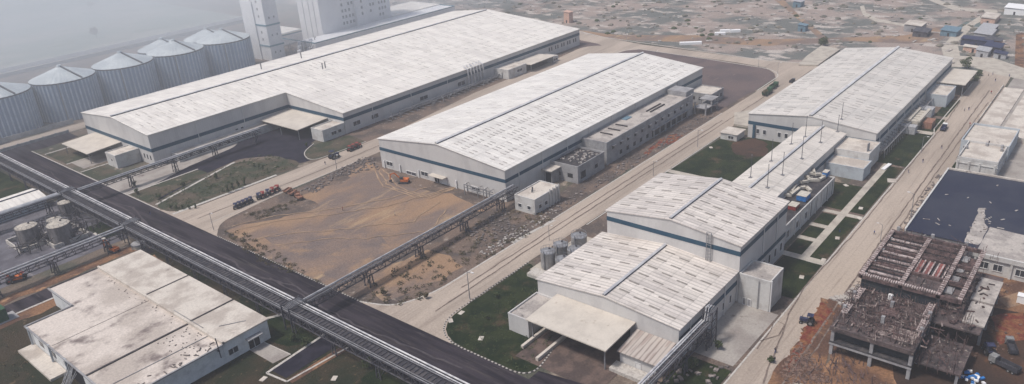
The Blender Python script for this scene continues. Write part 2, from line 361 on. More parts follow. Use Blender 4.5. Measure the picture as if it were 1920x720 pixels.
# roads
gsheet('main_road', rect(99, -60, 117, 640), 4, 'asphalt')
gsheet('side_road_asphalt', [(117, 436), (117, 423), (122, 421), (141, 424), (141, 440), (117, 440)], 4, 'asphalt')
gsheet('rear_road', rect(60, 437, 470, 449), 4, 'concrete_road')
gsheet('middle_road', fillet([(117, 290), (124, 279), (212, 276), (238, 276), (300, 284), (360, 285), (419, 290), (430, 262), (372, 262), (196, 260), (150, 260), (124, 257), (117, 247)], [0, 8, 0, 0, 0, 0, 12, 0, 0, 0, 5, 8, 0]), 5, 'concrete_road')
gsheet('near_road', fillet([(117, 166), (121, 155), (134, 150.5), (172, 150), (372, 149.5), (402, 149), (414, 154), (422, 168), (434, 166), (430, 140), (300, 137), (140, 138.5), (124, 136), (117, 128)], [0, 6, 6, 0, 0, 6, 6, 0, 0, 3, 0, 6, 6, 0]), 6, 'concrete_road')
gsheet('far_road', px((1060, 52), (1082, 60), (1132, 70), (1205, 84), (1440, 114), (1500, 118), (1545, 88), (1575, 84), (1540, 125), (1470, 150), (1440, 165), (1455, 148), (1452, 138), (1436, 127), (1380, 117), (1200, 93), (1175, 95), (1130, 108), (1105, 103), (1133, 88), (1120, 82), (1080, 74), (1050, 68)), 7, 'concrete_road')
gsheet('east_road', [(60, 61), (60, 41), (140, 44), (235, 46.5), (300, 46), (338, 48), (428, 48), (470, 49), (470, 62), (352, 62), (344, 60)], 5, 'concrete_road')
gsheet('junction_pad', px((1780, 125), (1830, 128), (1870, 140), (1920, 150), (1920, 128), (1860, 108), (1800, 105), (1795, 80), (1830, 45), (1860, 30), (1840, 28), (1790, 60), (1765, 90), (1770, 108)), 6, 'path')
gsheet('dirt_track', px((1452, 0), (1475, 18), (1512, 50), (1535, 72), (1550, 70), (1528, 52), (1500, 30), (1470, 0)), 5, 'tan')
gsheet('dirt_track', px((1080, 56), (1160, 66), (1300, 66), (1440, 74), (1600, 70), (1700, 66), (1760, 50), (1800, 52), (1760, 78), (1700, 82), (1600, 77), (1440, 86), (1300, 80), (1150, 74)), 4, 'tan')
gsheet('dirt_track', px((1740, 0), (1790, 20), (1870, 24), (1870, 19), (1800, 14), (1760, 0)), 5, 'path')
gsheet('dirt_track', px((1612, 12), (1618, 28), (1640, 40), (1700, 50), (1700, 46), (1645, 35), (1624, 24), (1620, 10)), 5, 'path')
gsheet('red_track', px((1905, 65), (1920, 60), (1920, 130), (1902, 130)), 5, 'soil_orange')
gsheet('bare_patch', ragged(px((1372, 268), (1410, 258), (1442, 270), (1436, 292), (1395, 300), (1375, 285)), .8, 3), 7, 'soil_dark')
# yards
gsheet('loading_yard', fillet([(122, 300), (150, 310), (168, 313), (180, 300), (178, 282), (186, 280), (196, 292), (199, 300), (216, 306), (216, 338), (184, 338), (176, 330), (150, 326), (121, 316)], [0, 0, 4, 4, 6, 6, 6, 0, 0, 0, 0, 4, 0, 0]), 4, 'asphalt_new')
gsheet('forecourt', rect(117.5, 318, 216, 341), 2, 'yard_concrete')
gsheet('canopy_yard', rect(121, 370, 141, 411), 2, 'yard_concrete')
gsheet('front_lawn', fillet([(118, 282), (160, 280), (178, 279), (181, 288), (176, 298), (164, 311), (118, 297)], [6, 0, 8, 4, 4, 6, 6]), 5, 'lawn_rough')
gsheet('front_lawn', fillet([(118, 300), (128, 304), (150, 309), (150, 318), (118, 318)], 3), 5, 'lawn_rough')
gsheet('island_soil', fillet([(182, 279), (214, 277), (216, 292), (199, 297), (188, 292)], [8, 3, 0, 6, 8]), 6, 'lawn_rough')
gsheet('verge_lawn', rect(118, 341, 128, 366), 5, 'lawn_rough')
gsheet('verge_lawn', rect(119, 385, 131, 409), 5, 'lawn_rough')
gsheet('rounded_lawn', fillet([(117.6, 137.5), (117.6, 101), (131, 104), (144, 108), (144, 119), (158, 128), (164, 137.5)], [14, 14, 0, 0, 0, 2, 2]), 6, 'lawn')
gsheet('tank_yard', [(144, 119), (158, 128), (166, 138), (196, 138), (196, 118), (144, 118)], 3, 'soil_grey')
gsheet('tank_yard', rect(178, 117, 222, 137), 2, 'soil_grey')
gsheet('middle_lawn', [(222, 103), (222, 136), (252, 136.5), (252, 103)], 5, 'lawn')
gsheet('middle_lawn', [(255, 103), (255, 136.5), (303, 135), (303, 126), (306, 122), (306, 103)], 5, 'lawn')
gsheet('footpath', rect(252, 102, 255, 137.6), 6, 'path')
M('bay_floor_shaded', (0.14, 0.10, 0.085), (0.08, 0.06, 0.055), .2, 6, .4, .6, fine=.2)  # brown paving, canopy shade painted into its dark colour
gsheet('loading_bay_floor', rect(122.5, 84, 144, 110), 7, 'bay_floor_shaded')
gsheet('dark_apron', [(99, 60), (120, 60), (124, 84), (121, 101), (117, 101), (99, 101)], 8, 'asphalt')
# east gardens
gsheet('east_verge', rect(130, 61, 450, 74), 2, 'soil_grey')
gsheet('side_yard', [(150, 62), (178, 61.5), (178, 74), (150, 74)], 4, 'yard_concrete')
gsheet('corner_lawn', rect(120, 61.5, 148, 73.5), 4, 'lawn')
gsheet('garden_lawn', rect(188, 61.2, 211, 73), 5, 'lawn')
gsheet('garden_lawn', [(214, 61.2), (248, 61.2), (248, 66), (214, 66)], 5, 'lawn')
for a, b in ((214, 224), (227, 235), (238, 247)): gsheet('garden_lawn', rect(a, 68.5, b, 73.5), 5, 'lawn')
gsheet('garden_lawn', rect(252, 61.2, 300, 66), 5, 'lawn')
gsheet('garden_lawn', rect(252, 68.5, 275, 80), 5, 'lawn')
gsheet('garden_lawn', rect(302, 60.6, 343, 72), 5, 'lawn')
gsheet('garden_lawn', rect(347, 60.6, 366, 72), 5, 'lawn')
gsheet('garden_lawn', rect(370, 61, 398, 66), 5, 'lawn')
gsheet('garden_path', rect(211, 61, 214, 74), 6, 'path'); gsheet('garden_path', rect(214, 66, 302, 68.5), 6, 'path')
for a in (225.5, 236.5, 249): gsheet('garden_path', rect(a - 1.2, 61 if a > 248 else 68.5, a + 1.2, 74), 7, 'path')
gsheet('garden_path', rect(343, 61, 347, 74), 6, 'path')
# bottom right: construction ground
gsheet('construction_ground', ragged([(60, 43), (140, 44), (234, 46), (234, -2), (228, -60), (60, -60)], .8, 5), 3, 'soil_orange')
gsheet('dark_soil', ragged([(150, 26), (184, 30), (212, 26), (214, -8), (170, -25), (150, 0)], 1.5, 4), 4, 'soil_dark')
gsheet('orange_spill', ragged(px((1540, 560), (1580, 556), (1590, 590), (1560, 650), (1530, 720), (1440, 720), (1462, 680), (1500, 635), (1522, 600)), .5, 2), 8, 'soil_orange')
gsheet('red_spoil', ragged(px((1545, 565), (1562, 590), (1535, 622), (1508, 660), (1480, 695), (1466, 690), (1492, 650), (1512, 615), (1530, 585)), .4, 2), 9, 'soil_red')
gsheet('red_spoil', ragged(px((1860, 595), (1920, 585), (1920, 640), (1875, 650)), .6, 3), 5, 'soil_red')
gsheet('sand_track', px((1870, 560), (1920, 545), (1920, 570), (1890, 578)), 6, 'tan')
gsheet('verge_earth', ragged([(236, 47.5), (296, 47.5), (303, 45), (303, 42), (236, 43)], .5, 3), 7, 'tan')
gsheet('small_lawn', rect(305, 43.5, 322, 46.5), 7, 'lawn')
scatter_later = 0
plate('concrete_pad', rect(366, 39.8, 428, 47.8), .35, 'slab_pale')
plate('concrete_pad', rect(350, 22, 428, 38.4), .35, 'slab_pale')
gsheet('compound_yard', rect(300, 8, 470, 47), 1, 'yard_concrete')
# bottom left
gsheet('west_lawn', rect(-40, 60, 99, 260), 1, 'lawn_brown')
gsheet('rack_lawn', px((480, 560), (560, 610), (600, 640), (540, 650), (505, 640), (500, 600), (490, 590)), 4, 'lawn')
gsheet('rack_lawn', [(60, 60), (97.5, 60), (97.5, 137), (78, 137), (74, 120), (60, 110)], 4, 'lawn')
gsheet('asphalt_patch', px((506, 693), (607, 629), (636, 646), (536, 709)), 5, 'asphalt_new')
gsheet('soil_strip', px((540, 712), (640, 650), (652, 656), (548, 719)), 5, 'soil_orange')
gsheet('door_apron', px((465, 655), (495, 642), (545, 665), (512, 682)), 5, 'yard_concrete')
gsheet('west_service_road', [(-20, 254), (92, 254), (98, 256), (98, 262), (-20, 262)], 4, 'asphalt')
gsheet('west_soil', ragged([(-20, 247), (96, 247), (96, 253), (-20, 253)], .5, 3), 3, 'soil_orange')
gsheet('west_soil', ragged([(-20, 263), (98, 263), (98, 268), (-20, 268)], .5, 3), 3, 'soil_orange')
M('plant_yard', (0.15, 0.145, 0.165), (0.10, 0.095, 0.11), .12, 6, .4, .6, c3=(.24, .22, .22), scale3=.3, lo3=.58, hi3=.7, fine=.2)
gsheet('tank_farm_ground', rect(20, 276, 98, 340), 2, 'plant_yard')
gsheet('far_west_lawn', rect(20, 366, 97, 436), 2, 'lawn')
gsheet('rack_verge', rect(92, 283, 98.6, 300), 4, 'lawn')

def ribbon(name, pts, w, layer, mat, jit=.15, step=3):
    P = [Vector((p[0], p[1], 0)) for p in pts]; Q = []
    for a, b in zip(P[:-1], P[1:]):
        n = max(1, int((b - a).length / step))
        for i in range(n): Q.append(a.lerp(b, i / n) + Vector((random.gauss(0, jit), random.gauss(0, jit), 0)))
    Q.append(P[-1]); NSH[0] += 1; z = layer * .016 + NSH[0] * .00012; V = []; F = []
    for i, q in enumerate(Q):
        d = (Q[min(i + 1, len(Q) - 1)] - Q[max(i - 1, 0)]).normalized(); n_ = Vector((-d.y, d.x, 0)) * w / 2 * random.uniform(.6, 1.2)
        V += [(q.x + n_.x, q.y + n_.y, z), (q.x - n_.x, q.y - n_.y, z)]
    for i in range(len(Q) - 1): F.append((2 * i, 2 * i + 1, 2 * i + 3, 2 * i + 2))
    return struct(name, MB().add(V, F), mat)
M('rut', (0.13, 0.10, 0.085), (0.22, 0.175, 0.15), .8, 4, .4, .6); M('dust', (0.30, 0.25, 0.21), (0.20, 0.165, 0.15), .5, 5, .4, .6); M('rut_tan', (0.17, 0.115, 0.075), (0.24, 0.17, 0.11), .6, 4, .4, .6); M('dust_tan', (0.37, 0.26, 0.175), (0.27, 0.19, 0.13), .3, 5, .4, .6)
ribbon('road_seam', px((1430, 720), (1440, 690), (1462, 640), (1478, 590), (1507, 540), (1600, 440), (1700, 318), (1770, 235), (1800, 190)), .4, 10, 'rut', .12)
ribbon('road_seam', px((1420, 655), (1445, 620), (1455, 600), (1470, 610), (1460, 630), (1425, 640)), .3, 10, 'rut', .1)
ribbon('wheel_rut', [(130, 49), (200, 50.5), (300, 52), (420, 53)], .5, 10, 'rut', .1); ribbon('wheel_rut', [(130, 47.5), (220, 48.6), (300, 50), (400, 50)], .4, 10, 'rut', .1)
ribbon('wheel_rut', [(126, 143), (180, 143.5), (260, 143), (380, 142.5)], .5, 10, 'rut', .1); ribbon('wheel_rut', [(140, 145.5), (220, 146), (320, 145)], .45, 10, 'rut', .12)
ribbon('wheel_rut', [(121, 268), (180, 266), (260, 268), (400, 272)], .45, 10, 'rut', .1)
for k in (0, 1, 4, 6): ribbon('wheel_rut', px((430 + k * 14, 425 + k * 6), (520 + k * 8, 405 + k * 8), (620 + k * 12, 392 + k * 9), (720 + k * 14, 375 + k * 10), (800 + k * 6, 352 + k * 7)), random.uniform(.3, .7), 10, 'dust_tan', .5)
for k in range(3): ribbon('wheel_rut', px((700 + k * 9, 318), (720 + k * 12, 350), (780 + k * 14, 372), (850 + k * 9, 352 - k * 3)), .6, 10, 'dust_tan', .4)
for y_ in (118, 150, 185, 214, 262, 300, 340): ribbon('dust_trail', [(106 + random.uniform(-5, 5), y_), (108 + random.uniform(-4, 4), y_ + 40), (105 + random.uniform(-3, 5), y_ + 85)], random.uniform(.5, 1.2), 10, 'dust_dark', .2)
# kerbs: a real 0.13 m step; painted ones are laid of alternating blocks
def kerb_line(pts, name='kerb', w=.45, painted=False, close=False):
    A, B = MB(), MB()
    P = [Vector((p[0], p[1], 0)) for p in pts]
    if close: P.append(P[0])
    d = 0
    for a, b in zip(P[:-1], P[1:]):
        L = (b - a).length
        if L < 1e-3: continue
        if not painted: A.bar(a + Vector((0, 0, .03)), b + Vector((0, 0, .03)), w, .22); continue
        n = max(1, round(L / .6)); 
        for i in range(n):
            (A if (round(d) % 2 == 0) else B).bar(a.lerp(b, i / n) + Vector((0, 0, .06)), a.lerp(b, (i + .92) / n) + Vector((0, 0, .06)), w * .8, .24); d += 1
    struct(name, A, 'kerb_white')
    if painted: struct(name, B, 'kerb_dark')
kerb_line([(117.2, 166), (117.2, 247)], painted=True)
kerb_line(fillet([(117.2, 166), (121, 155.2), (134, 150.7), (172, 150.2)], [0, 6, 6, 0]), w=.6)
kerb_line([(172, 150.2), (330, 149.7)]); kerb_line([(119, 296.5), (164, 311)], w=1.2, name='footpath_strip')
kerb_line([(117.2, 290), (117.2, 422)]);
kerb_line(fillet([(164, 138.2), (158, 138), (117.2, 138), (117.2, 100.6), (131, 103.6)], [0, 0, 14, 14, 0]), painted=True)
kerb_line([(196, 137.4), (303, 136.6)]); kerb_line([(118, 281), (165, 279.3)], w=1.6, name='footpath_strip')
kerb_line([(196, 260.2), (122, 260)], w=.3)
kerb_line([(60, 61), (344, 60.3), (352, 62), (430, 62)]); kerb_line([(182, 66.2), (300, 60.9)], w=.01) if False else None
kerb_line([(211, 60.9), (211, 66)], w=.3); kerb_line([(118, 318.5), (150, 318.5)], w=.8, name='footpath_strip')
kerb_line([(118, 366), (131, 366)], w=.8, name='footpath_strip'); kerb_line([(119, 384), (131, 384)], w=.8, name='footpath_strip'); kerb_line([(119, 410), (141, 411)], w=.8, name='footpath_strip')
kerb_line(px((500, 700), (609, 627)), w=.8, name='footpath_strip'); kerb_line(px((500, 700), (538, 716), (652, 652)), w=.55, name='footpath_strip')
kerb_line(px((449, 610), (530, 590)), w=1.2, name='footpath_strip'); kerb_line(px((495, 642), (545, 665)), w=.3)
kerb_line([(-20, 253.4), (92, 253.4)], w=.9, name='footpath_strip'); kerb_line([(92, 283), (92, 292)], w=1, name='footpath_strip')
kerb_line(fillet(px((1060, 52), (1132, 70), (1440, 114), (1500, 118), (1525, 104)), 3), w=.8)
kerb_line(fillet([(372, 150), (404, 150.5), (414, 160), (421, 215), (425, 256), (410, 261)], [0, 8, 8, 3, 8, 0]), w=.6)
kerb_line(px((960, 455), (1040, 413)), w=1.2, name='footpath_strip')
kerb_line(fillet([(199, 298), (188, 292), (183, 279), (214, 277)], [0, 6, 8, 0]), w=.4)
kerb_line([(66, 636), (385, 636)], w=6, name='perimeter_track')
for k in range(14):   # inspection covers and small slabs on the lawns
    u, v = [(1270, 0), (865, 587), (845, 602), (1385, 0), (627, 710), (494, 711), (1614, 391), (1612, 410), (1503, 520), (1544, 488), (1570, 447), (1586, 348), (902, 635), (1333, 277)][k]
    if v: 
        p = G(u, v); single('inspection_cover', MB().rbox((p.x, p.y, .1), (1.9, 1.3, .2), random.random()), 'slab_pale',
        'pale cover slab in the grass, ' + {1: 'near the tip of the rounded lawn', 2: 'on the kerb of the rounded lawn', 4: 'below the long pipe rack', 5: 'by the low corner of the dark asphalt patch', 6: 'upper of two on the garden strip', 7: 'lower of two on the garden strip', 8: 'on the lawn right of the tall white block', 9: 'in the middle of the lawn by the near garden', 10: 'at the top of the near garden lawn', 11: 'in the square lawn next to the plant room', 12: 'at the lower edge of the rounded lawn', 13: 'on the lawn beside the near road'}[k], 'cover slab', None, (p.x, p.y, 0))

# ------------------------------------------------------------------ windows, doors on an axis-aligned wall
def window(par, ax, c, a0, a1, z0, z1, name='window', pane='window', frm=True):
    """ax 'x': wall plane x=c facing -x, a along y; ax 'y': wall plane y=c facing -y, a along x"""
    a0, a1 = min(a0, a1), max(a0, a1)
    def bx(m, p, q, b0, b1, e0, e1):
        if ax == 'x': m.box(c - q, b0, e0, c - p, b1, e1)
        else: m.box(b0, c - q, e0, b1, c - p, e1)
        return m
    w = obj(name, bx(MB(), -.02, .035, a0, a1, z0, z1), pane, par)
    if frm:
        m = MB(); t = .14
        bx(m, -.02, .16, a0 - t, a1 + t, z1, z1 + t); bx(m, -.02, .2, a0 - t, a1 + t, z0 - t, z0)
        bx(m, -.02, .16, a0 - t, a0, z0, z1); bx(m, -.02, .16, a1, a1 + t, z0, z1)
        if a1 - a0 > 2: bx(m, -.02, .1, (a0 + a1) / 2 - .06, (a0 + a1) / 2 + .06, z0, z1)
        obj('frame', m, 'frame', w)
    return w
def windows(par, ax, c, start, end, n, wd, z0, z1, **k):
    for i in range(n):
        s_ = start + (end - start) * (i / (n - 1) if n > 1 else 0)
        window(par, ax, c, s_ - wd / 2, s_ + wd / 2, z0, z1, **k)
def side_strip(x0, x1, y0, y1, z0, z1, t=.09):
    m = MB()
    m.box(x0 - t, y0 - t, z0, x0 - .0, y1 + t, z1); m.box(x1, y0 - t, z0, x1 + t, y1 + t, z1)
    m.box(x0, y0 - t, z0, x1, y0, z1); m.box(x0, y1, z0, x1, y1 + t, z1)
    return m

# ------------------------------------------------------------------ halls with pitched roofs
def gable_hall(name, label, x0, x1, y0, y1, ze, zr, yr, roofm, bands, over=.5, ridge_w=2.0, ze1=None, vent=(0, 0)):
    """ridge along x at y=yr; eave height ze at y0, ze1 at y1"""
    ze1 = ze1 if ze1 is not None else ze
    t = thing(name, label, 'building', ((x0 + x1) / 2, (y0 + y1) / 2, 0))
    w = MB(); e = .06
    w.add([(x0, y0, 0), (x0, y1, 0), (x0, y1, ze1 - e), (x0, yr, zr - e), (x0, y0, ze - e), (x1, y0, 0), (x1, y1, 0), (x1, y1, ze1 - e), (x1, yr, zr - e), (x1, y0, ze - e)],
          [(0, 1, 2, 3, 4), (5, 9, 8, 7, 6), (0, 4, 9, 5), (1, 6, 7, 2), (4, 3, 8, 9), (3, 2, 7, 8), (0, 5, 6, 1)])
    obj('wall', w, 'wall', t)
    sl0 = (zr - ze) / (yr - y0); sl1 = (zr - ze1) / (y1 - yr)
    r = MB(); th = .28
    ya, yb = y0 - over, y1 + over; za, zb = ze - sl0 * over, ze1 - sl1 * over; xa, xb = x0 - over * .6, x1 + over * .6
    P = [(xa, ya, za), (xa, yr, zr), (xa, yb, zb)]; Q = [(xb, *p[1:]) for p in P]
    up = lambda p: (p[0], p[1], p[2] + th)
    r.add([P[0], P[1], P[2], Q[0], Q[1], Q[2], up(P[0]), up(P[1]), up(P[2]), up(Q[0]), up(Q[1]), up(Q[2])],
          [(6, 7, 10, 9), (7, 8, 11, 10), (0, 3, 4, 1), (1, 4, 5, 2), (0, 1, 7, 6), (1, 2, 8, 7), (3, 9, 10, 4), (4, 10, 11, 5), (0, 6, 9, 3), (2, 5, 11, 8)])
    obj('roof', r, roofm, t)
    for (b0, b1) in bands: obj('blue_band', side_strip(x0, x1, y0, y1, b0, b1), 'band', t)
    rv = MB(); v0, v1 = x0 + vent[0], x1 - vent[1]; hw = ridge_w * .36
    rv.add([(v0, yr - hw, zr + .75), (v0, yr, zr + 1.05), (v0, yr + hw, zr + .75), (v1, yr - hw, zr + .75), (v1, yr, zr + 1.05), (v1, yr + hw, zr + .75),
            (v0, yr - hw, zr + .6), (v0, yr + hw, zr + .6), (v1, yr - hw, zr + .6), (v1, yr + hw, zr + .6)],
           [(0, 3, 4, 1), (1, 4, 5, 2), (0, 1, 2, 7, 6), (3, 8, 9, 5, 4), (0, 6, 8, 3), (2, 5, 9, 7), (6, 7, 9, 8)])
    rid = obj('ridge_vent', rv, 'ridge', t)
    obj('louvre', MB().box(v0 + .1, yr - hw * .9, zr + .1, v1 - .1, yr + hw * .9, zr + .6), 'ridge_dark', rid)  # coloured dark to paint the shadow line below the vent cap
    t['zf'] = 0
    del t['zf']
    def zroof(y): return (ze + (y - y0) * sl0 if y < yr else ze1 + (y1 - y) * sl1) + th
    return t, zroof
def roof_dash(par, zroof, L, mat, width=.4, name='skylight'):
    """L: list of (x, y0, y1). The hundred nearest become parts, the rest one mesh"""
    L = sorted(L, key=lambda q: q[0] ** 2 + q[1] ** 2)
    def one(m, q, w=width):
        x, a, b = q; za, zb = zroof(a), zroof(b); h = .07
        m.add([(x - w / 2, a, za - .02), (x + w / 2, a, za - .02), (x + w / 2, b, zb - .02), (x - w / 2, b, zb - .02),
               (x - w / 2, a, za + h), (x + w / 2, a, za + h), (x + w / 2, b, zb + h), (x - w / 2, b, zb + h)],
              [(0, 3, 2, 1), (4, 5, 6, 7), (0, 1, 5, 4), (1, 2, 6, 5), (2, 3, 7, 6), (3, 0, 4, 7)])
        return m
    for q in L[:100]: obj(name, one(MB(), q), mat, par)
    if L[100:]:
        m = MB()
        for q in L[100:]: one(m, q)
        stuff(name + '_rows', m, mat, par)
def downpipes(par, ax, c, lst, z1, z0=0.0):
    for a in lst:
        m = MB()
        if ax == 'y': m.box(a - .12, c - .3, z0, a + .12, c - .08, z1)
        else: m.box(c - .3, a - .12, z0, c - .08, a + .12, z1)
        obj('downpipe', m, 'frame', par)

# far warehouse (front block + wide block behind the step)
T1 = thing('wide_warehouse', 'largest white warehouse with stepped front and blue band, beside the grain silos', 'building', (280, 355, 0))
X0, XS, X1, YO, YI, YR, YL = 141.5, 216.5, 419, 295, 341, 376, 411
ZR, S1 = 18.3, .094
def z1(y): return ZR - abs(y - YR) * S1
w = MB(); e = .06
w.add([(X0, YI, 0), (X0, YL, 0), (X0, YL, z1(YL) - e), (X0, YR, ZR - e), (X0, YI, z1(YI) - e), (X1, YI, 0), (X1, YL, 0), (X1, YL, z1(YL) - e), (X1, YR, ZR - e), (X1, YI, z1(YI) - e)],
      [(0, 1, 2, 3, 4), (5, 9, 8, 7, 6), (0, 4, 9, 5), (1, 6, 7, 2), (4, 3, 8, 9), (3, 2, 7, 8)])
w.add([(XS, YO, 0), (XS, YI - .01, 0), (XS, YI - .01, z1(YI) - e), (XS, YO, z1(YO) - e), (X1, YO, 0), (X1, YI - .01, 0), (X1, YI - .01, z1(YI) - e), (X1, YO, z1(YO) - e)],
      [(0, 1, 2, 3), (4, 7, 6, 5), (0, 3, 7, 4), (3, 2, 6, 7)])
obj('wall', w, 'wall', T1)
def slabroof(par, x0, x1, ya, yb, zf, mat, th=.28, name='roof'):
    m = MB(); m.add([(x0, ya, zf(ya)), (x1, ya, zf(ya)), (x1, yb, zf(yb)), (x0, yb, zf(yb)), (x0, ya, zf(ya) + th), (x1, ya, zf(ya) + th), (x1, yb, zf(yb) + th), (x0, yb, zf(yb) + th)],
                    [(0, 3, 2, 1), (4, 5, 6, 7), (0, 1, 5, 4), (1, 2, 6, 5), (2, 3, 7, 6), (3, 0, 4, 7)])
    return obj(name, m, mat, par)
m = MB()
for (a, b, c, d) in ((X0 - .3, X1 + .3, YR, YL + .5), (X0 - .3, XS - .3, YI - .5, YR), (XS - .3, X1 + .3, YO - .5, YR)):
    m.add([(a, c, z1(c)), (b, c, z1(c)), (b, d, z1(d)), (a, d, z1(d)), (a, c, z1(c) + .28), (b, c, z1(c) + .28), (b, d, z1(d) + .28), (a, d, z1(d) + .28)],
          [(0, 3, 2, 1), (4, 5, 6, 7), (0, 1, 5, 4), (1, 2, 6, 5), (2, 3, 7, 6), (3, 0, 4, 7)])
obj('roof', m, 'roof_far', T1)
m = MB(); b0, b1 = 6.7, 8.4; t_ = .1
m.box(X0 - t_, YI - t_, b0, X0, YL + t_, b1); m.box(X0, YI - t_, b0, XS - t_, YI, b1); m.box(XS - t_, YO - t_, b0, XS, YI - t_, b1); m.box(XS, YO - t_, b0, X1 + t_, YO, b1)
obj('blue_band', m, 'band', T1)
m = MB().box(X0, YR - .7, ZR + .6, X1 - 2, YR + .7, ZR + .9); rid = obj('ridge_vent', m, 'ridge', T1)
obj('louvre', MB().box(X0 + .1, YR - .6, ZR + .1, X1 - 2.1, YR + .6, ZR + .6), 'ridge_dark', rid)  # dark colour stands in for the shadow beside the ridge
L = []
for ri, y in enumerate((299, 306, 313, 320, 327, 334)):
    x = XS + 4 + ri
    while x < X1 - 4:
        if random.random() < .5: L.append((x, y, y + random.uniform(2.5, 4.5)))
        x += 3.4
for ri, y in enumerate((345, 352, 359, 366)):
    x = X0 + 3 + ri
    while x < X1 - 4:
        if random.random() < .5: L.append((x, y, y + random.uniform(2.5, 4.5)))
        x += 3.4
roof_dash(T1, lambda y: z1(y) + .28, L, 'dash_pale', .5)
downpipes(T1, 'y', YO, [235, 262, 290, 318], z1(YO)); downpipes(T1, 'y', YI, [165, 190], z1(YI))
windows(T1, 'y', YO, 385, 412, 5, 1.3, 3.2, 5.6, frm=False)
windows(T1, 'y', YO, 387.5, 414.5, 5, 1.3, 3.2, 5.6, frm=False)
windows(T1, 'y', YO, 224, 236, 2, 4.5, 2.4, 4.6); window(T1, 'y', YO, 298, 304, 2.6, 5); window(T1, 'y', YO, 268, 274, 2.6, 4.6)
windows(T1, 'y', YI, 185, 188, 2, 1.6, 2.6, 4.8); windows(T1, 'x', X0, 344, 350, 3, 1.1, 2.4, 4.6, frm=False)
def canopy(par, x0, x1, y0, y1, z, slope_x=0, posts=(), mat='canopy', th=.35):
    m = MB(); m.add([(x0, y0, z), (x1, y0, z + slope_x), (x1, y1, z + slope_x), (x0, y1, z), (x0, y0, z + th), (x1, y0, z + slope_x + th), (x1, y1, z + slope_x + th), (x0, y1, z + th)],
                    [(0, 3, 2, 1), (4, 5, 6, 7), (0, 1, 5, 4), (1, 2, 6, 5), (2, 3, 7, 6), (3, 0, 4, 7)])
    c = obj('canopy', m, mat, par)
    for (x, y) in posts: obj('post', MB().box(x - .15, y - .15, 0, x + .15, y + .15, z), 'steel', c)
    return c
canopy(T1, 198, 216.4, 308, 340, 5.2, 0.8, [(199, 309), (199, 324), (199, 339)])
canopy(T1, 125, 141.4, 372, 401, 5.2, 0.8, [(126, 373), (126, 400)])
def block(par, x0, x1, y0, y1, z, name='annex', wall='plaster', roof='slab_pale', par_h=.5):
    a = obj(name, MB().box(x0, y0, 0, x1, y1, z), wall, par)
    m = MB(); t = .3
    m.box(x0 - .05, y0 - .05, z, x1 + .05, y0 + t, z + par_h); m.box(x0 - .05, y1 - t, z, x1 + .05, y1 + .05, z + par_h)
    m.box(x0 - .05, y0 + t, z, x0 + t, y1 - t, z + par_h); m.box(x1 - t, y0 + t, z, x1 + .05, y1 - t, z + par_h)
    obj('parapet', m, wall, a)
    obj('flat_roof', MB().box(x0 + t, y0 + t, z, x1 - t, y1 - t, z + .06), roof, a)
    return a
a = block(T1, 203, 216.3, 295, 304, 5.5); window(a, 'y', 295, 208, 211, 2, 3.6); window(a, 'y', 295, 212, 214, 2, 3.6)
a = block(T1, 130, 141.3, 354, 364, 6); window(a, 'x', 130, 358, 359, 3, 4, frm=False)
a = block(T1, 150, 215, 334.5, 340.8, 3.6, roof='slab_pale'); windows(a, 'y', 334.5, 156, 176, 5, 1.2, 1.4, 2.6, frm=False)
canopy(T1, 348, 372, 281, 294.8, 4.6, 0, [(349, 282), (371, 282)])
a = block(T1, 372, 378, 283, 294.8, 3.2); window(a, 'y', 283, 373, 377, 1, 2.4)
a = block(T1, 330, 347, 284, 294.8, 5.2); window(a, 'y', 284, 338, 343, 2.4, 3.8)
for i in range(6):   # bundle of tall process pipes climbing the side
    x = 306 + i * 2.6
    obj('riser_pipe', MB().tube([(x, 293.6, .5), (x, 293.6, 10.6), (x, 297, 12.2)], .5, 8), 'pipe_bright', T1, smooth=False)
for k, zz in enumerate((1.2, 2.4)): obj('side_pipe', MB().tube([(250, 293 - k, zz), (330, 292 - k, zz)], .35, 6), 'steel', T1)
m = MB()
for i in range(26):
    x = random.uniform(240, 330); y = random.uniform(287, 292.5); m.bar((x, y, 0), (x, y, random.uniform(1.5, 4)), .3); m.bar((x, y, 2), (x + random.uniform(-6, 6), y + random.uniform(-2, 2), 2 + random.uniform(-.5, 1)), .35)
m.bar((238, 290, 2), (332, 290, 2), .3)
for _x in range(240, 331, 4): m.bar((_x, 287, 1), (_x, 292.5, 1), .2)
stuff('pipework', m, 'steel', T1)
for u, v in ((490, 128), (565, 108), (605, 128), (610, 126)):
    p = G(u, v, z1(385 if v < 120 else 370) + .2); obj('roof_stack', MB().tube([(p.x, p.y, p.z - .5), (p.x, p.y, p.z + 3.2)], .35, 8), 'steel', T1)

# middle warehouse
T2, zf2 = gable_hall('middle_warehouse', 'long white warehouse with blue band between the two concrete roads, dirt lot before it', 196, 357, 174, 245, 13, 17, 209.5, 'roof_mid', [(7.9, 9.3)])
L = []
for ri, y in enumerate((177, 182, 187, 192, 197, 202)):
    x = 199 + (ri % 3)
    while x < 352:
        dens = .72 if x < 290 else .45
        if random.random() < dens: L.append((x, y, y + random.uniform(2.0, 3.0)))
        x += 2.2
roof_dash(T2, zf2, L, 'dash', .38)
L2 = []
for ri, y in enumerate((214, 221, 228, 236)):
    x = 199 + ri
    while x < 352:
        if random.random() < .4: L2.append((x, y, y + random.uniform(2, 3.6)))
        x += 3.6
m = MB()
for x, a, b in L2: m.add([(x - .2, a, zf2(a) - .02), (x + .2, a, zf2(a) - .02), (x + .2, b, zf2(b) - .02), (x - .2, b, zf2(b) - .02), (x - .2, a, zf2(a) + .05), (x + .2, a, zf2(a) + .05), (x + .2, b, zf2(b) + .05), (x - .2, b, zf2(b) + .05)],
                         [(4, 5, 6, 7), (0, 1, 5, 4), (1, 2, 6, 5), (2, 3, 7, 6), (3, 0, 4, 7)])
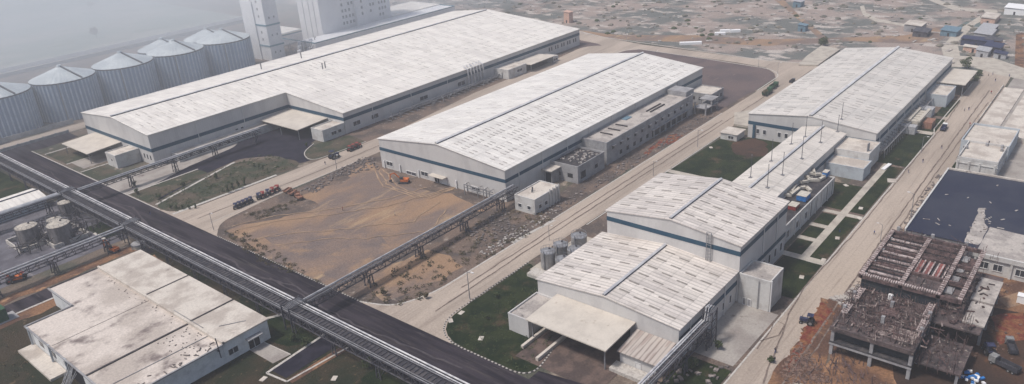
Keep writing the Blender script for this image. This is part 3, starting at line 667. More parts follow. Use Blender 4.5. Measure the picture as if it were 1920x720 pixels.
stuff('roof_seams', m, 'dash_pale', T2)
downpipes(T2, 'y', 174, [204, 219, 236, 252, 270, 290, 310, 330], 12.8, 0)
for a0, a1, c0, c1 in ((237.8, 241.6, 1.6, 3.4), (216.2, 220.2, 1.4, 3.2), (187.5, 191.8, .9, 2.8), (246, 246, 0, 0)):
    if c1: window(T2, 'x', 196, a0, a1, c0, c1)
window(T2, 'x', 196, 223.5, 229.3, .15, 1.5, name='louvre', pane='steel_dark'); window(T2, 'x', 196, 209.7, 212.4, .05, 3.2, name='door', pane='opening')
window(T2, 'x', 196, 205.6, 208.2, .4, 3.0, name='door', pane='frame')
obj('door_canopy', MB().box(193.2, 205, 3.6, 195.9, 213.5, 3.8), 'canopy', T2)
for y in (243, 233, 221.6, 200, 194.5, 184.5): obj('downpipe', MB().box(195.5, y - .3, 0, 195.85, y + .3, 3.5), 'frame', T2)
m = MB()
for y in (180, 183, 186, 193): m.bar((193, y, 0), (193, y, 4.5), .25); m.bar((193, y, 4.2), (195.8, y, 4.2), .2)
m.bar((193, 178, 4.3), (193, 193, 4.3), .3); m.bar((193, 178, 3.2), (193, 193, 3.2), .3); obj('pipe_stand', m, 'steel', T2)

# right warehouse
T4, zf4 = gable_hall('right_warehouse', 'pale white warehouse at the upper right behind the narrow link building', 305, 434, 73.5, 126, 10.7, 13.6, 99.7, 'roof_right', [(6.1, 7.6)])
L = []
for ri, y in enumerate((76, 82, 88, 94, 104, 110, 116, 121)):
    x = 308 + (ri % 3)
    while x < 430:
        if random.random() < .55: L.append((x, y, y + random.uniform(2, 4)))
        x += 3.2
roof_dash(T4, zf4, L, 'dash', .34)
windows(T4, 'x', 305, 118.5, 121.5, 2, 1.3, 2.4, 4.4); windows(T4, 'x', 305, 109, 112, 2, 1.3, 2.4, 4.4); obj('downpipe', MB().box(304.2, 122.6, 0, 304.85, 123.6, 6.1), 'band', T4)
windows(T4, 'y', 73.5, 312, 372, 11, 2.2, 1.6, 3.6)
downpipes(T4, 'y', 73.5, [310, 322, 334, 346, 358, 370, 382], 10.5)
canopy(T4, 403, 431, 61, 73.4, 6, 0, [(404, 62), (417, 62), (430, 62)])
a = block(T4, 384, 402, 64.5, 73.3, 5.2, wall='plaster_blue')
m = MB()
for i in range(5): m.box(346 + i * 3.4, 67.5, 2.8, 348.6 + i * 3.4, 73.2, 4.2); m.box(346.3 + i * 3.4, 67.6, 0, 347 + i * 3.4, 68.2, 2.8)
m.box(345, 66.6, 4.2, 364, 67.8, 5.0); m.box(345, 70.5, 4.2, 364, 71.6, 5.0); obj('ducting', m, 'duct', T4)
obj('air_handler', MB().box(350, 62.8, 0, 357, 66.4, 3.0), 'tin_rust', T4); obj('air_handler', MB().box(340, 67, 0, 344, 73, 3.4), 'tin_grey', T4)
obj('air_handler', MB().box(366, 66.5, 0, 372, 72.5, 3.6), 'tin_grey', T4)
m = MB()
for i in range(22):
    x = 308 + i * 3.3; m.bar((x, 70.2, 0), (x, 70.2, 3.6), .2); m.bar((x, 70.2, 3.6), (x, 73.4, 4.4), .2)
m.bar((306, 70.2, 3.6), (384, 70.2, 3.6), .35); m.bar((306, 71.2, 3.0), (384, 71.2, 3.0), .3); obj('pipe_stand', m, 'steel', T4)

# upper (tall) near hall
T3, zf3 = gable_hall('tall_hall', 'tall near white hall with blue band rising behind the lower hall', 178, 212, 73.5, 117, 18, 20.6, 95.2, 'roof_near', [(14.8, 16.2)], vent=(0, .6), ridge_w=1.2)
obj('lower_band', MB().box(186, 73.4, 6.3, 212, 73.5, 7.7), 'band', T3)
L = []
for i in range(6):
    for j, y in enumerate((98.5, 105.5, 112)): L.append((181.5 + i * 5.1 + j * .9, y, y + 3.4))
for i in range(6):
    for j, y in enumerate((75.5, 80.5, 86, 90.5)): L.append((181.5 + i * 5.1 + j * .8, y, y + 3.2))
roof_dash(T3, zf3, L, 'skylight', .55)
downpipes(T3, 'y', 73.5, [194, 204], 17.8, 8); windows(T3, 'y', 73.5, 191, 209, 5, 1.6, 2.4, 5.2)
m = MB()
for y in (82, 83.4): m.bar((177.5, y, 10.5), (177.5, y, 20), .18)
for z in range(11, 21): m.bar((177.5, 82, z), (177.5, 83.4, z), .12)
obj('ladder', m, 'steel', T3)

# lower near hall
T5, zf5 = gable_hall('low_hall', 'near low white hall in front, with skylight strips and wide beige canopy', 144, 177.8, 74, 118.5, 9.9, 11.9, 96.2, 'roof_near', [], vent=(0, .4), ridge_w=1.2)
obj('blue_band', MB().box(144, 73.9, 5.7, 178, 74, 7.1), 'band', T5)
L = []
for i in range(6):
    for j, y in enumerate((99.5, 106.5, 113)): L.append((147.5 + i * 5.0 + j * .8, y, y + 3.3))
for i in range(6):
    for j, y in enumerate((76.5, 81.5, 86.5, 91.5)): L.append((147.0 + i * 5.0 + j * .8, y, y + 3.2))
roof_dash(T5, zf5, L, 'skylight', .55)
canopy(T5, 129.6, 143.9, 86.3, 111.6, 6.7, .5, [(131, 87.5), (131, 110.5)])
obj('door', MB().box(143.9, 88, 0, 143.98, 110, 5.6), 'opening', T5)
a = block(T5, 131, 143.9, 112, 119, 5.2, wall='wall', roof='grey_conc_roof')
a = obj('lean_to', MB().box(135, 75.2, 0, 143.8, 85.6, 4.2), 'wall', T5)
obj('lean_to_roof', MB().add([(134.2, 74.6, 4.3), (143.9, 74.6, 5.4), (143.9, 86, 5.4), (134.2, 86, 4.3), (134.2, 74.6, 4.5), (143.9, 74.6, 5.6), (143.9, 86, 5.6), (134.2, 86, 4.5)],
    [(0, 3, 2, 1), (4, 5, 6, 7), (0, 1, 5, 4), (1, 2, 6, 5), (2, 3, 7, 6), (3, 0, 4, 7)]), 'roof_old', a)
window(a, 'x', 135, 79.6, 81, .2, 2.6, name='door', pane='frame')
obj('step', MB().box(131.2, 76, 0, 134.8, 86.5, 1.0), 'kerb_white', T5)
m = MB().box(124, 103.5, 0, 143.8, 104.3, 1.1); m.box(126, 110, 0, 143.8, 110.8, 1.1); obj('ramp_wall', m, 'slab_pale', T5)
windows(T5, 'y', 74, 152, 174, 6, 1.2, 1.8, 4.2); downpipes(T5, 'y', 74, [150, 160, 170], 9.6)
# tall white block beside it
t = thing('white_block', 'plain windowless white block with flat grey roof at the right corner of the tall hall', 'building', (183, 69, 0))
block(t, 177.9, 187, 64.4, 73.3, 9.2, name='body', roof='grey_conc_roof'); 
obj('corner_pipe', MB().tube([(178.1, 64.1, 0), (178.1, 64.1, 9.8)], .22, 6), 'frame', t); obj('corner_pipe', MB().tube([(177.6, 67.5, 0), (177.6, 67.5, 9)], .12, 6), 'steel', t)
for y in (69.6, 71): window(t, 'x', 177.85, y, y + .8, .1, 2.2, name='door', pane='grey_conc')

# link building
T6, zf6 = gable_hall('link_building', 'long narrow low building linking the tall hall and right warehouse, metal masts on its roof', 212.3, 303.5, 84.6, 102, 9, 10.5, 93.6, 'roof_link', [(4.6, 6.0)], ridge_w=1.3, over=.3)
L = []
for ri, y in enumerate((86, 89.5, 96, 99)):
    x = 216 + ri
    while x < 300:
        if random.random() < .5: L.append((x, y, y + 1.8))
        x += 4
roof_dash(T6, zf6, L, 'dash_pale', .3)
masts = [((155, 500), (158, 362)), ((282, 400), (285, 275)), ((405, 295), (410, 178)), ((490, 250), (497, 128)), ((583, 285), (588, 160)), ((468, 385), (476, 252)), ((350, 485), (356, 353)), ((257, 562), (262, 428)), ((692, 175), (698, 70)), ((712, 143), (717, 40))]
ml = ['nearest the tall hall on the left slope', 'second from the tall hall on the left slope', 'third from the tall hall on the left slope', 'last on the left slope before the right warehouse', 'last on the right slope before the right warehouse', 'third from the tall hall on the right slope', 'second from the tall hall on the right slope', 'nearest the tall hall on the right slope']
for i, ((bu, bv), _) in enumerate(masts):
    u, v = 1360 + bu / 3.27, 180 + bv / 3.27
    z = 9.6
    for _k in range(4):
        p = G(u, v, z); z = (zf4(p.y) if p.x > 305 else zf6(p.y))
    h = 8.6 if i < 8 else 7
    lab = 'thin mast on the link roof, ' + ml[i] if i < 8 else ('thin steel mast on the right warehouse roof, ' + ('nearer of the pair' if i == 8 else 'farther of the pair'))
    t = thing('roof_mast', lab, 'mast', (p.x, p.y, z), 'masts on the roofs')
    obj('pole', MB().cone((p.x, p.y, z), (p.x, p.y, z + h), .13, .09, 6), 'steel_dark', t)
    obj('base', MB().box(p.x - .6, p.y - .6, z - .15, p.x + .6, p.y + .6, z + .18), 'steel', t)
    obj('tip', MB().cone((p.x, p.y, z + h - .1), (p.x, p.y, z + h + .25), .22, .05, 6), 'steel', t)

# plant room with ducts
T7 = thing('plant_room', 'white plant room along the link building, ducts and coloured machines on its roof', 'building', (238, 80, 0))
a = block(T7, 213.2, 264, 75.5, 84.3, 6.2, name='body', roof='dark_conc', par_h=.5)
windows(T7, 'y', 75.5, 220, 236, 3, 2.2, 1.6, 4.2); windows(T7, 'y', 75.5, 241, 262, 5, .5, .5, 5.6, name='vent_slot', pane='steel_dark', frm=False)
downpipes(T7, 'y', 75.5, [217, 226, 231, 239, 245, 251, 257], 6)
def roofpx(u, v, z=7.0): return G(1440 + u / 5.54, 290 + v / 5.54, z)
def duct(path, w=1.0):
    P = [roofpx(*q) for q in path]; m = MB()
    for p, q in zip(P[:-1], P[1:]):
        d = (q - p).normalized(); m.bar(p - d * w * .3, q + d * w * .3, w, .9)
    for p in P[::2]: m.bar((p.x, p.y, 6.2), (p.x, p.y, 6.8), .3)
    t = thing('air_duct', DL.pop(0), 'duct', (P[0].x, P[0].y, 6.2), 'ducts on the plant room roof')
    obj('duct_run', m, 'duct', t)
DL = ['beige duct bending in a U beside the blue machine on the plant room roof', 'beige duct running parallel behind the U bend, plant room roof', 'short zigzag beige duct in the middle of the plant room roof', 'curly beige duct at the far end of the plant room roof', 'wide beige duct hooking towards the farther blue machine']
duct([(140, 412), (235, 420), (330, 345), (400, 335), (440, 372)]); duct([(170, 372), (240, 388), (290, 320), (240, 300)], .8)
duct([(285, 265), (350, 285), (415, 275), (440, 240)], .8); duct([(410, 152), (470, 150), (480, 195), (400, 190), (395, 225), (450, 245)], .9); duct([(440, 262), (530, 262), (585, 230), (560, 200), (500, 205)], 1.0)
def ahu(u0, v0, L, W, H, colr, label):
    p = roofpx(u0, v0, 6.3); t = thing('air_handling_unit', label, 'machine', (p.x, p.y, 6.26))
    obj('casing', MB().box(p.x - L / 2, p.y - W / 2, 6.5, p.x + L / 2, p.y + W / 2, 6.5 + H), colr, t)
    obj('lid', MB().box(p.x - L / 2 - .1, p.y - W / 2 - .1, 6.5 + H, p.x + L / 2 + .1, p.y + W / 2 + .1, 6.62 + H), 'duct', t)
    for sx in (-1, 1):
        for sy in (-1, 1): obj('foot', MB().box(p.x + sx * (L / 2 - .3) - .12, p.y + sy * (W / 2 - .3) - .12, 6.25, p.x + sx * (L / 2 - .3) + .12, p.y + sy * (W / 2 - .3) + .12, 6.5), 'steel_dark', t)
ahu(365, 465, 4.4, 3.2, 1.9, 'p_blue', 'large bright blue air handler on the plant room roof, nearest the tall hall')
ahu(598, 225, 3.0, 1.6, 1.8, 'p_blue', 'smaller blue air handler at the far end of the plant room roof')
ahu(265, 560, 3.6, 2.6, 1.4, 'p_red', 'red machine on the plant room roof at the corner of the tall hall')
# boxes beside the link
t = thing('flat_annex', 'blank bluish annex with pale flat roof at the far end of the plant room', 'building', (287, 77, 0))
block(t, 280.5, 290, 70.3, 84.3, 4.7, name='body', wall='plaster_blue', roof='slab_pale', par_h=.25)
t = thing('raised_annex', 'white flat-roofed annex stepping up against the right warehouse corner', 'building', (297, 78, 0))
block(t, 290.3, 304.6, 71.5, 84.3, 7.2, name='body', wall='plaster', roof='slab_pale', par_h=.3)
for k in range(2): obj('flue', MB().tube([(293 + k * 1.2, 73, 7.2), (293 + k * 1.2, 73, 10.4)], .3, 8), 'steel', t)

# ------------------------------------------------------------------ annexes of the middle warehouse
t = thing('gatehouse', 'small white flat-roofed hut alone before the middle warehouse, at the pipe bridge end', 'hut', (200, 162, 0))
a = block(t, 192.6, 208, 157.6, 167, 5.8, name='body', roof='slab_pale', par_h=.45)
windows(t, 'x', 192.6, 160.3, 164.6, 2, 1.5, 1.7, 3.1); windows(t, 'y', 157.6, 195.6, 199.2, 2, 1.6, 1.7, 3.2)
m = MB()
for x in (201.5, 203.4, 205.3, 207): m.box(x - .2, 157.2, 0, x + .2, 157.5, 7.2)
obj('pilaster', m, 'plaster', t); obj('roof_stack', MB().tube([(199, 163.5, 5.8), (199, 163.5, 7.6)], .3, 6), 'steel_dark', t)
obj('roof_stack', MB().tube([(198, 163, 5.8), (198, 163, 7.0)], .3, 6), 'steel', t)
t = thing('concrete_annex', 'unfinished grey concrete cube with rubble on its flat roof, against the middle warehouse', 'building', (232, 167, 0))
a = block(t, 224, 243, 160.5, 173.6, 6.6, name='body', wall='grey_conc', roof='dark_conc', par_h=.8)
window(t, 'x', 224, 163, 165.5, 2, 3.8, pane='opening', frm=False); window(t, 'x', 224, 169, 170.5, 2, 3.6, pane='opening', frm=False)
window(t, 'y', 160.5, 226, 229.4, 1.4, 4.4, pane='opening', frm=False, name='door'); window(t, 'y', 160.5, 236, 238, 2.4, 4, pane='opening', frm=False)
a = obj('porch', MB().box(219, 169.5, 0, 223.9, 173.6, 5.6), 'grey_conc', t); obj('porch_roof', MB().box(217.6, 168.6, 5.6, 223.9, 173.7, 5.95), 'slab_pale', a); window(a, 'x', 219, 170, 172.6, 0.1, 4.4, name='door', pane='opening', frm=False)
m = MB()
for i in range(40): m.rbox((random.uniform(228, 242), random.uniform(162, 172), 6.85), (random.uniform(.3, 1.4), random.uniform(.3, .9), random.uniform(.2, .6)), random.random() * 3)
stuff('roof_rubble', m, 'debris')
t = thing('office_block', 'long unfinished two-storey grey concrete block along the side of the middle warehouse', 'building', (284, 168, 0))
a = block(t, 246, 322, 161.3, 173.6, 9.4, name='body', wall='grey_conc', roof='grey_conc_roof', par_h=.7)
for i in range(12):
    x = 251 + i * 5.9
    w_ = window(t, 'y', 161.3, x - .8, x + .8, 5.8, 7.3, pane='opening', frm=False)
    obj('sunshade', MB().box(x - 1.2, 160.4, 7.4, x + 1.2, 161.28, 7.6), 'grey_conc', w_)
for i in range(5): window(t, 'y', 161.3, 256 + i * 5.5, 258 + i * 5.5, 1.6, 3.4, pane='opening', frm=False)
window(t, 'y', 161.3, 283, 316, .6, 3.6, name='gallery_opening', pane='opening', frm=False)
for i in range(7): obj('column', MB().box(284 + i * 5.2, 160.7, 0, 284.6 + i * 5.2, 161.28, 4), 'grey_conc', t)
obj('ledge', MB().box(282, 160.2, 4.0, 318, 161.28, 4.3), 'grey_conc', t)
m = MB(); m.box(318, 163, 9.4, 326, 173.6, 11.8); obj('stair_head', m, 'grey_conc', t)
for q_ in ((256, 165, 256.5, 171), (262, 165, 262.5, 171), (268, 165, 268.5, 171), (290, 166, 303, 166.6), (290, 168, 303, 168.6)): obj('roof_upstand', MB().box(q_[0], q_[1], 9.5, q_[2], q_[3], 9.95), 'dark_conc', t)
obj('roof_tarpaulin', MB().box(275.5, 170, 9.5, 280.5, 173, 9.75), 'tin_blue', t)
t = thing('open_frame', 'roofless concrete frame of columns and slabs beyond the end of the office block', 'building', (326, 158, 0))
for i, (x, y) in enumerate(((323, 155), (329, 155), (335, 155), (323, 160.6), (329, 160.6), (335, 160.6))): obj('column', MB().box(x - .3, y - .3, 0, x + .3, y + .3, 6), 'grey_conc', t)
obj('slab', MB().box(322.4, 154.4, 3.2, 335.6, 161.2, 3.5), 'grey_conc', t); obj('slab', MB().box(328.4, 154.4, 5.9, 335.6, 161.2, 6.2), 'grey_conc', t)
t = thing('small_concrete_block', 'small flat-roofed grey block at the far corner of the middle warehouse', 'building', (344, 165, 0))
a = block(t, 338, 352, 159.5, 172.5, 5.2, name='body', wall='grey_conc', roof='slab_pale', par_h=.5)
windows(t, 'y', 159.5, 341, 349, 3, 1.6, 1.8, 3.6, pane='opening', frm=False); windows(t, 'x', 338, 162, 169, 3, 1.5, 2, 3.6, pane='opening', frm=False)

# ------------------------------------------------------------------ silos
def silo(x, y, r, h, label, far=False):
    t = thing('grain_silo', label, 'silo', (x, y, 0), 'grain silos behind the wide warehouse')
    n = 104; P = []; F = []
    for z in (0, h):
        for i in range(n):
            a = 2 * math.pi * i / n; rr = r + (.45 if i % 2 else 0); P.append((x + math.cos(a) * rr, y + math.sin(a) * rr, z))
    F = [(i, (i + 1) % n, n + (i + 1) % n, n + i) for i in range(n)]
    obj('wall', MB().add(P, F), 'silo', t)
    m = MB()
    for i in range(46):
        a = 2 * math.pi * i / 46; m.rbox((x + math.cos(a) * (r + .45), y + math.sin(a) * (r + .45), h / 2 - .4), (.35, .75, h - .8), a)
    obj('stiffeners', m, 'silo_rib', t)
    k = 36; ap = h + 6.2; P = [(x, y, ap)]
    for i in range(k * 2):
        a = math.pi * i / k; P.append((x + math.cos(a) * (r + .5), y + math.sin(a) * (r + .5), h - .05 + (.16 if i % 2 else 0)))
    rf = obj('roof', MB().add(P, [(0, 1 + i, 1 + (i + 1) % (2 * k)) for i in range(2 * k)]), 'silo_roof', t)
    obj('cap', MB().cone((x, y, ap - .5), (x, y, ap + .6), 1.5, 1.2, 12), 'silo_roof', rf)
    a = math.radians(-75); d = Vector((math.cos(a), math.sin(a), 0))
    obj('walkway', MB().bar(Vector((x, y, ap + .2)), Vector((x, y, h + .5)) + d * (r + .3), .9, .5), 'steel_dark', t)
    obj('eave_ring', MB().add([(x + math.cos(2 * math.pi * i / 60) * (r + q), y + math.sin(2 * math.pi * i / 60) * (r + q), h + zz) for q, zz in ((.2, -.7), (.5, -.7), (.5, -.1)) for i in range(60)],
        [(j * 60 + i, j * 60 + (i + 1) % 60, (j + 1) * 60 + (i + 1) % 60, (j + 1) * 60 + i) for j in range(2) for i in range(60)]), 'steel_dark', t)
    if not far:
        b = math.radians(-120); q = Vector((x + math.cos(b) * (r + .5), y + math.sin(b) * (r + .5), 0))
        obj('ladder', MB().bar(q, q + Vector((0, 0, h)), .5, .3), 'steel', t)
sl = ['half cut off by the left edge of the picture', 'second from the left in the front row', 'third from the left in the front row', 'fourth from the left in the front row', 'last of the front row, beside the white tower']
for i, x in enumerate((124, 159, 194, 228, 262)): silo(x, 474, 16.6, 22, 'corrugated grain silo, ' + sl[i])
sl = ['peeping out between the third and fourth front silos', 'peeping out between the last two front silos']
for i, x in enumerate((237, 270)): silo(x, 509, 15.5, 18, 'rear grain silo, ' + sl[i], True)
# white process towers
t = thing('tower_block', 'slim white tower with two pale blue ledges beside the last grain silo', 'tower', (297, 478, 0))
obj('wall', MB().box(292, 468, 0, 303, 488, 46), 'tower', t); obj('side_wing', MB().box(291.2, 480, 0, 301, 494, 41), 'tower', t)
for z in (10, 24.3): obj('ledge', side_strip(292, 303, 468, 488, z, z + 1, .35), 'blue_trim', t)
for zz in (14, 19, 30, 35, 40):
    for y in (474, 481): window(t, 'x', 291.98, y, y + 1.6, zz, zz + 1.6, pane='steel', frm=False)
for zz in (5, 17, 29): 
    for x in (295, 299): window(t, 'y', 467.98, x, x + 1, zz, zz + 1.4, pane='steel', frm=False)
t = thing('mill_tower', 'massive white mill tower with rows of small windows at the top edge', 'tower', (368, 486, 0))
obj('wall', MB().box(339, 470, 0, 358, 496, 60), 'tower', t); obj('wing', MB().box(358, 472, 0, 409, 498, 55), 'tower', t); obj('wing', MB().box(372, 469, 0, 384, 472, 53), 'tower', t)
for k in range(9):
    z = 11.5 + k * 4.6
    for x in (360.5, 363.5, 367, 370, 377, 388, 391, 397, 400, 403):
        if random.random() < .72: window(t, 'y', 471.97 if x != 377 else 468.97, x, x + 1.7, z, z + 2.2, pane='steel', frm=False)
for y in (476, 482, 489): obj('pilaster', MB().box(338.6, y, 0, 338.98, y + .8, 58), 'tower', t)
t = thing('mill_podium', 'long low white building with blue eaves at the foot of the mill tower', 'building', (400, 475, 0))
obj('wall', MB().box(318, 452, 0, 462, 469.9, 8.4), 'tower', t); obj('wall', MB().box(409.2, 470, 0, 462, 505, 8.4), 'tower', t)
obj('roof', MB().box(409.5, 470, 8.4, 463, 506, 9.2), 'roof_far', t); obj('eaves', side_strip(318, 462, 452, 505, 8.3, 9.0, .3), 'blue_trim', t)
obj('roof', MB().box(318.1, 452.1, 8.4, 409, 469.8, 8.7), 'tower', t)
windows(t, 'y', 452, 330, 450, 22, 2, 3, 5, pane='steel', frm=False)
t = thing('mill_annex', 'low white shed with pale blue eaves left of the mill tower', 'building', (325, 520, 0))
obj('wall', MB().box(306, 505, 0, 345, 535, 8), 'tower', t); obj('roof', MB().box(305, 504, 8, 346, 536, 8.8), 'roof_far', t); obj('eaves', side_strip(306, 345, 505, 535, 7, 8, .3), 'blue_trim', t)
t = thing('filter_plant', 'cluster of small grey tanks and pipes between the two white towers', 'machine', (318, 462, 0))
for i in range(7):
    x, y = 306 + i * 3.3, 455 + (i % 3) * 4; obj('vessel', MB().cone((x, y, 0), (x, y, 6 + i % 3 * 2), 1.4, 1.4, 10), 'tower', t)
m = MB()
for i in range(16): x = random.uniform(304, 330); y = random.uniform(452, 468); m.bar((x, y, 0), (x, y, random.uniform(4, 11)), .4); m.bar((x, y, 5), (x + random.uniform(-6, 6), y, 7), .4)
stuff('pipework', m, 'steel', t)
# perimeter walls
def wall_thing(name, a, b, h, th, mat, label, step=6):
    t = thing(name, label, 'wall', (*a, 0)); A = Vector((*a, 0)); B = Vector((*b, 0))
    obj('panel', MB().bar(A + Vector((0, 0, h / 2)), B + Vector((0, 0, h / 2)), th, h), mat, t)
    m = MB(); n = int((B - A).length / step)
    for i in range(n + 1): p = A.lerp(B, i / n); m.box(p.x - .3, p.y - .3, 0, p.x + .3, p.y + .3, h + .3)
    obj('piers', m, mat, t)
wall_thing('boundary_wall', (20, 641), (384, 641), 3, .5, 'tower', 'outer of two thin pale walls behind the silos, along the misty field')
wall_thing('boundary_wall', (20, 622), (384, 626), 2.6, .5, 'steel', 'inner of two thin walls behind the grain silos')
wall_thing('yard_wall', (60, 452.5), (150, 452.5), 2.6, .4, 'grey_conc', 'low grey wall at the foot of the leftmost silos')
wall_thing('yard_wall', (60, 436), (141, 436.5), 1.6, .4, 'grey_conc', 'low grey wall along the asphalt, left of the wide warehouse')

# ------------------------------------------------------------------ left buildings
t = thing('old_workshop', 'big flat-roofed workshop with stained beige roof and pale walls in the lower left corner', 'building', (70, 205, 0))
LP = [(48, 173), (76, 173), (76, 247.5), (61, 247.5), (61, 230), (48, 230)]
obj('wall', MB().prism(LP, 0, 5.7), 'plaster_pale', t)
obj('wall', MB().box(76.05, 173, 0, 90, 247.5, 6.1), 'plaster_pale', t)
obj('roof', MB().prism([(47.5, 172.6), (76.0, 172.6), (76.0, 248), (60.6, 248), (60.6, 230.5), (47.5, 230.5)], 5.7, 6.0), 'slab_roof', t)
obj('raised_roof', MB().box(76.1, 172.6, 6.1, 90.4, 248, 6.5), 'slab_pale', t)
obj('parapet', MB().box(75.9, 172.6, 6.0, 76.5, 248, 6.95), 'slab_pale', t)
obj('parapet', MB().box(47.3, 230.1, 6.0, 61, 230.6, 6.4), 'grey_conc', t); obj('parapet', MB().box(60.4, 230, 6.0, 60.9, 248, 6.4), 'grey_conc', t)
obj('parapet', MB().box(47.3, 172.4, 6.0, 47.75, 230, 6.35), 'grey_conc', t); obj('parapet', MB().box(47.3, 172.2, 6.0, 75.9, 172.7, 6.35), 'grey_conc', t)
obj('expansion_joint', MB().box(47.8, 190.2, 6.0, 75.8, 190.8, 6.25), 'dark_conc', t); obj('expansion_joint', MB().box(76.6, 190.2, 6.5, 90.3, 190.7, 6.7), 'dark_conc', t); obj('expansion_joint', MB().box(76.6, 216, 6.5, 90.3, 216.5, 6.62), 'dark_conc', t)
obj('expansion_joint', MB().box(48.2, 213, 6.0, 75.8, 213.15, 6.05), 'dark_conc', t)
m = MB()
for a_, b_ in (((80, 181, 6.6), (86, 177, 6.6)), ((50, 181, 6.1), (76, 180, 6.1)), ((77, 184, 6.6), (77, 200, 6.6))): m.bar(a_, b_, .18)
obj('roof_pipe', m, 'grey_conc', t)
dp = GY(465, 640, 172.9); window(t, 'y', 173, 83.2, 86.6, .1, 3.1, name='door', pane='opening'); obj('door_canopy', MB().box(82.6, 171.3, 3.7, 87.2, 172.98, 3.95), 'grey_conc', t)
window(t, 'y', 173, 77.2, 80, 1.7, 3.5); 
for i in range(6): window(t, 'x', 48, 178 + i * 8.5, 181 + i * 8.5, 2.2, 4, pane='window', frm=False)
for y in (228.6, 214, 203): obj('buttress', MB().bar((47.4, y, 0), (47.6, y, 6.4), .4, .5), 'plaster_blue', t)
obj('lean_slab', MB().box(43.5, 206, .0, 47.9, 229, .8), 'slab_pale', t)
m = MB()
for i in range(14): m.bar((44, 197 + i * .35, 0), (47.6, 197 + i * .35 + random.uniform(-1, 1), random.uniform(3, 6)), .12)
obj('scaffold_poles', m, 'tin_grey', t); obj('side_door', MB().box(47.9, 194, 0, 48.02, 203, 4.8), 'opening', t)
m = MB()
for i in range(26): m.rbox((random.uniform(48.5, 75), random.uniform(173.5, 176.5), 6.15), (random.uniform(.4, 1.8), random.uniform(.12, .3), random.uniform(.1, .25)), random.random() * 3)
for i in range(40): m.rbox((random.uniform(66, 75.5), random.uniform(174, 189), 6.1), (random.uniform(.2, .5), random.uniform(.15, .3), random.uniform(.1, .2)), random.random() * 3)
for i in range(30): m.rbox((random.gauss(74.8, .9), random.uniform(190, 240), 6.08), (random.uniform(.15, .45), random.uniform(.15, .3), random.uniform(.1, .2)), random.random() * 3)
stuff('roof_litter', m, 'debris_dark')
p = G(435, 634, 0); t = thing('wall_mast', 'short steel mast leaning above the parapet of the old workshop', 'mast', (74.5, 172, 0)); obj('pole', MB().bar((74.5, 172.1, 3), (74.3, 172.1, 9.4), .22), 'steel_dark', t); obj('bracket', MB().box(74.3, 172.05, 5, 74.7, 172.9, 5.2), 'steel_dark', t)
t = thing('wedge_wall', 'free-standing pale wedge-shaped wall at the upper corner of the old workshop', 'wall', (78, 249, 0))
obj('panel', MB().add([(76, 249, 0), (83, 249, 0), (76, 249, 5.5), (76, 249.4, 0), (83, 249.4, 0), (76, 249.4, 5.5)], [(0, 1, 2), (3, 5, 4), (0, 2, 5, 3), (0, 3, 4, 1), (1, 4, 5, 2)]), 'plaster', t)

# white-roofed shed top-left and the bridge above
t = thing('long_shed', 'low shed with bright white pitched roof under the left pipe rack', 'building', (70, 345, 0))
obj('wall', MB().box(20, 336.6, 0, 92.5, 350.2, 4.6), 'plaster_blue', t)
m = MB()
for a_, b_, za, zb in ((336, 343.5, 4.7, 5.9), (343.5, 351, 5.9, 4.7)):
    m.add([(19, a_, za), (93, a_, za), (93, b_, zb), (19, b_, zb), (19, a_, za + .2), (93, a_, za + .2), (93, b_, zb + .2), (19, b_, zb + .2)], [(0, 3, 2, 1), (4, 5, 6, 7), (0, 1, 5, 4), (1, 2, 6, 5), (2, 3, 7, 6), (3, 0, 4, 7)])
obj('roof', m, 'roof_far', t); obj('ridge_vent', MB().box(19, 343.2, 6.0, 93, 343.8, 6.4), 'ridge_dark', t)

def tank(x, y, r, h, mat, label, group=None, top='tank_top', rail=True, legs=False, dome=True):
    t = thing('storage_tank', label, 'tank', (x, y, 0), group)
    n = 24; P = [(x + math.cos(2 * math.pi * i / n) * r, y + math.sin(2 * math.pi * i / n) * r, z) for z in (0, h) for i in range(n)]
    obj('shell', MB().add(P, [(i, (i + 1) % n, n + (i + 1) % n, n + i) for i in range(n)]), mat, t, smooth=True)
    obj('lid', MB().cone((x, y, h), (x, y, h + r * .22), r + .06, r * .15 if dome else r, n), top, t)
    obj('hatch', MB().cone((x + r * .3, y, h + r * .1), (x + r * .3, y, h + r * .2 + .35), .35, .35, 8), 'steel_dark', t)
    if rail:
        m = MB()
        for i in range(14):
            a = 2 * math.pi * i / 14; b = 2 * math.pi * (i + 1) / 14
            p = Vector((x + math.cos(a) * r * .95, y + math.sin(a) * r * .95, h)); q = Vector((x + math.cos(b) * r * .95, y + math.sin(b) * r * .95, h))
            m.bar(p, p + Vector((0, 0, 1)), .07); m.bar(p + Vector((0, 0, 1)), q + Vector((0, 0, 1)), .07)
        obj('railing', m, 'steel', t)
    obj('ladder', MB().bar((x - r - .2, y - .3, 0), (x - r - .2, y - .3, h + 1), .3, .15), 'steel', t)
    return t
tank(74.4, 304, 3.7, 7.4, 'tank_old', 'brown-grey tank with beige top at the left of the walled tank farm', 'tank farm vessels')
tank(82, 294.5, 3.9, 7.6, 'tank_old', 'largest brown-grey tank, in front of the walled tank farm', 'tank farm vessels')
tank(94, 320, 2.7, 5.6, 'tank_old', 'tank with beige conical top standing close under the pipe rack', 'tank farm vessels')
tank(83.5, 302.5, 2.6, 6.8, 'tank_old', 'slim tank squeezed behind the largest one in the tank farm', 'tank farm vessels')
tank(96.2, 272.5 - 8, 2.4, 1.2, 'tank_top', 'flat round basin under the crossing of the pipe racks', top='grey_conc', rail=False, dome=False)
def dike(P, label):
    t = thing('bund_wall', label, 'wall', (*P[0], 0)); m = MB()
    for a_, b_ in zip(P, P[1:] + P[:1]): m.bar((*a_, .8), (*b_, .8), .5, 1.6)
    obj('coping', m, 'kerb_white', t)
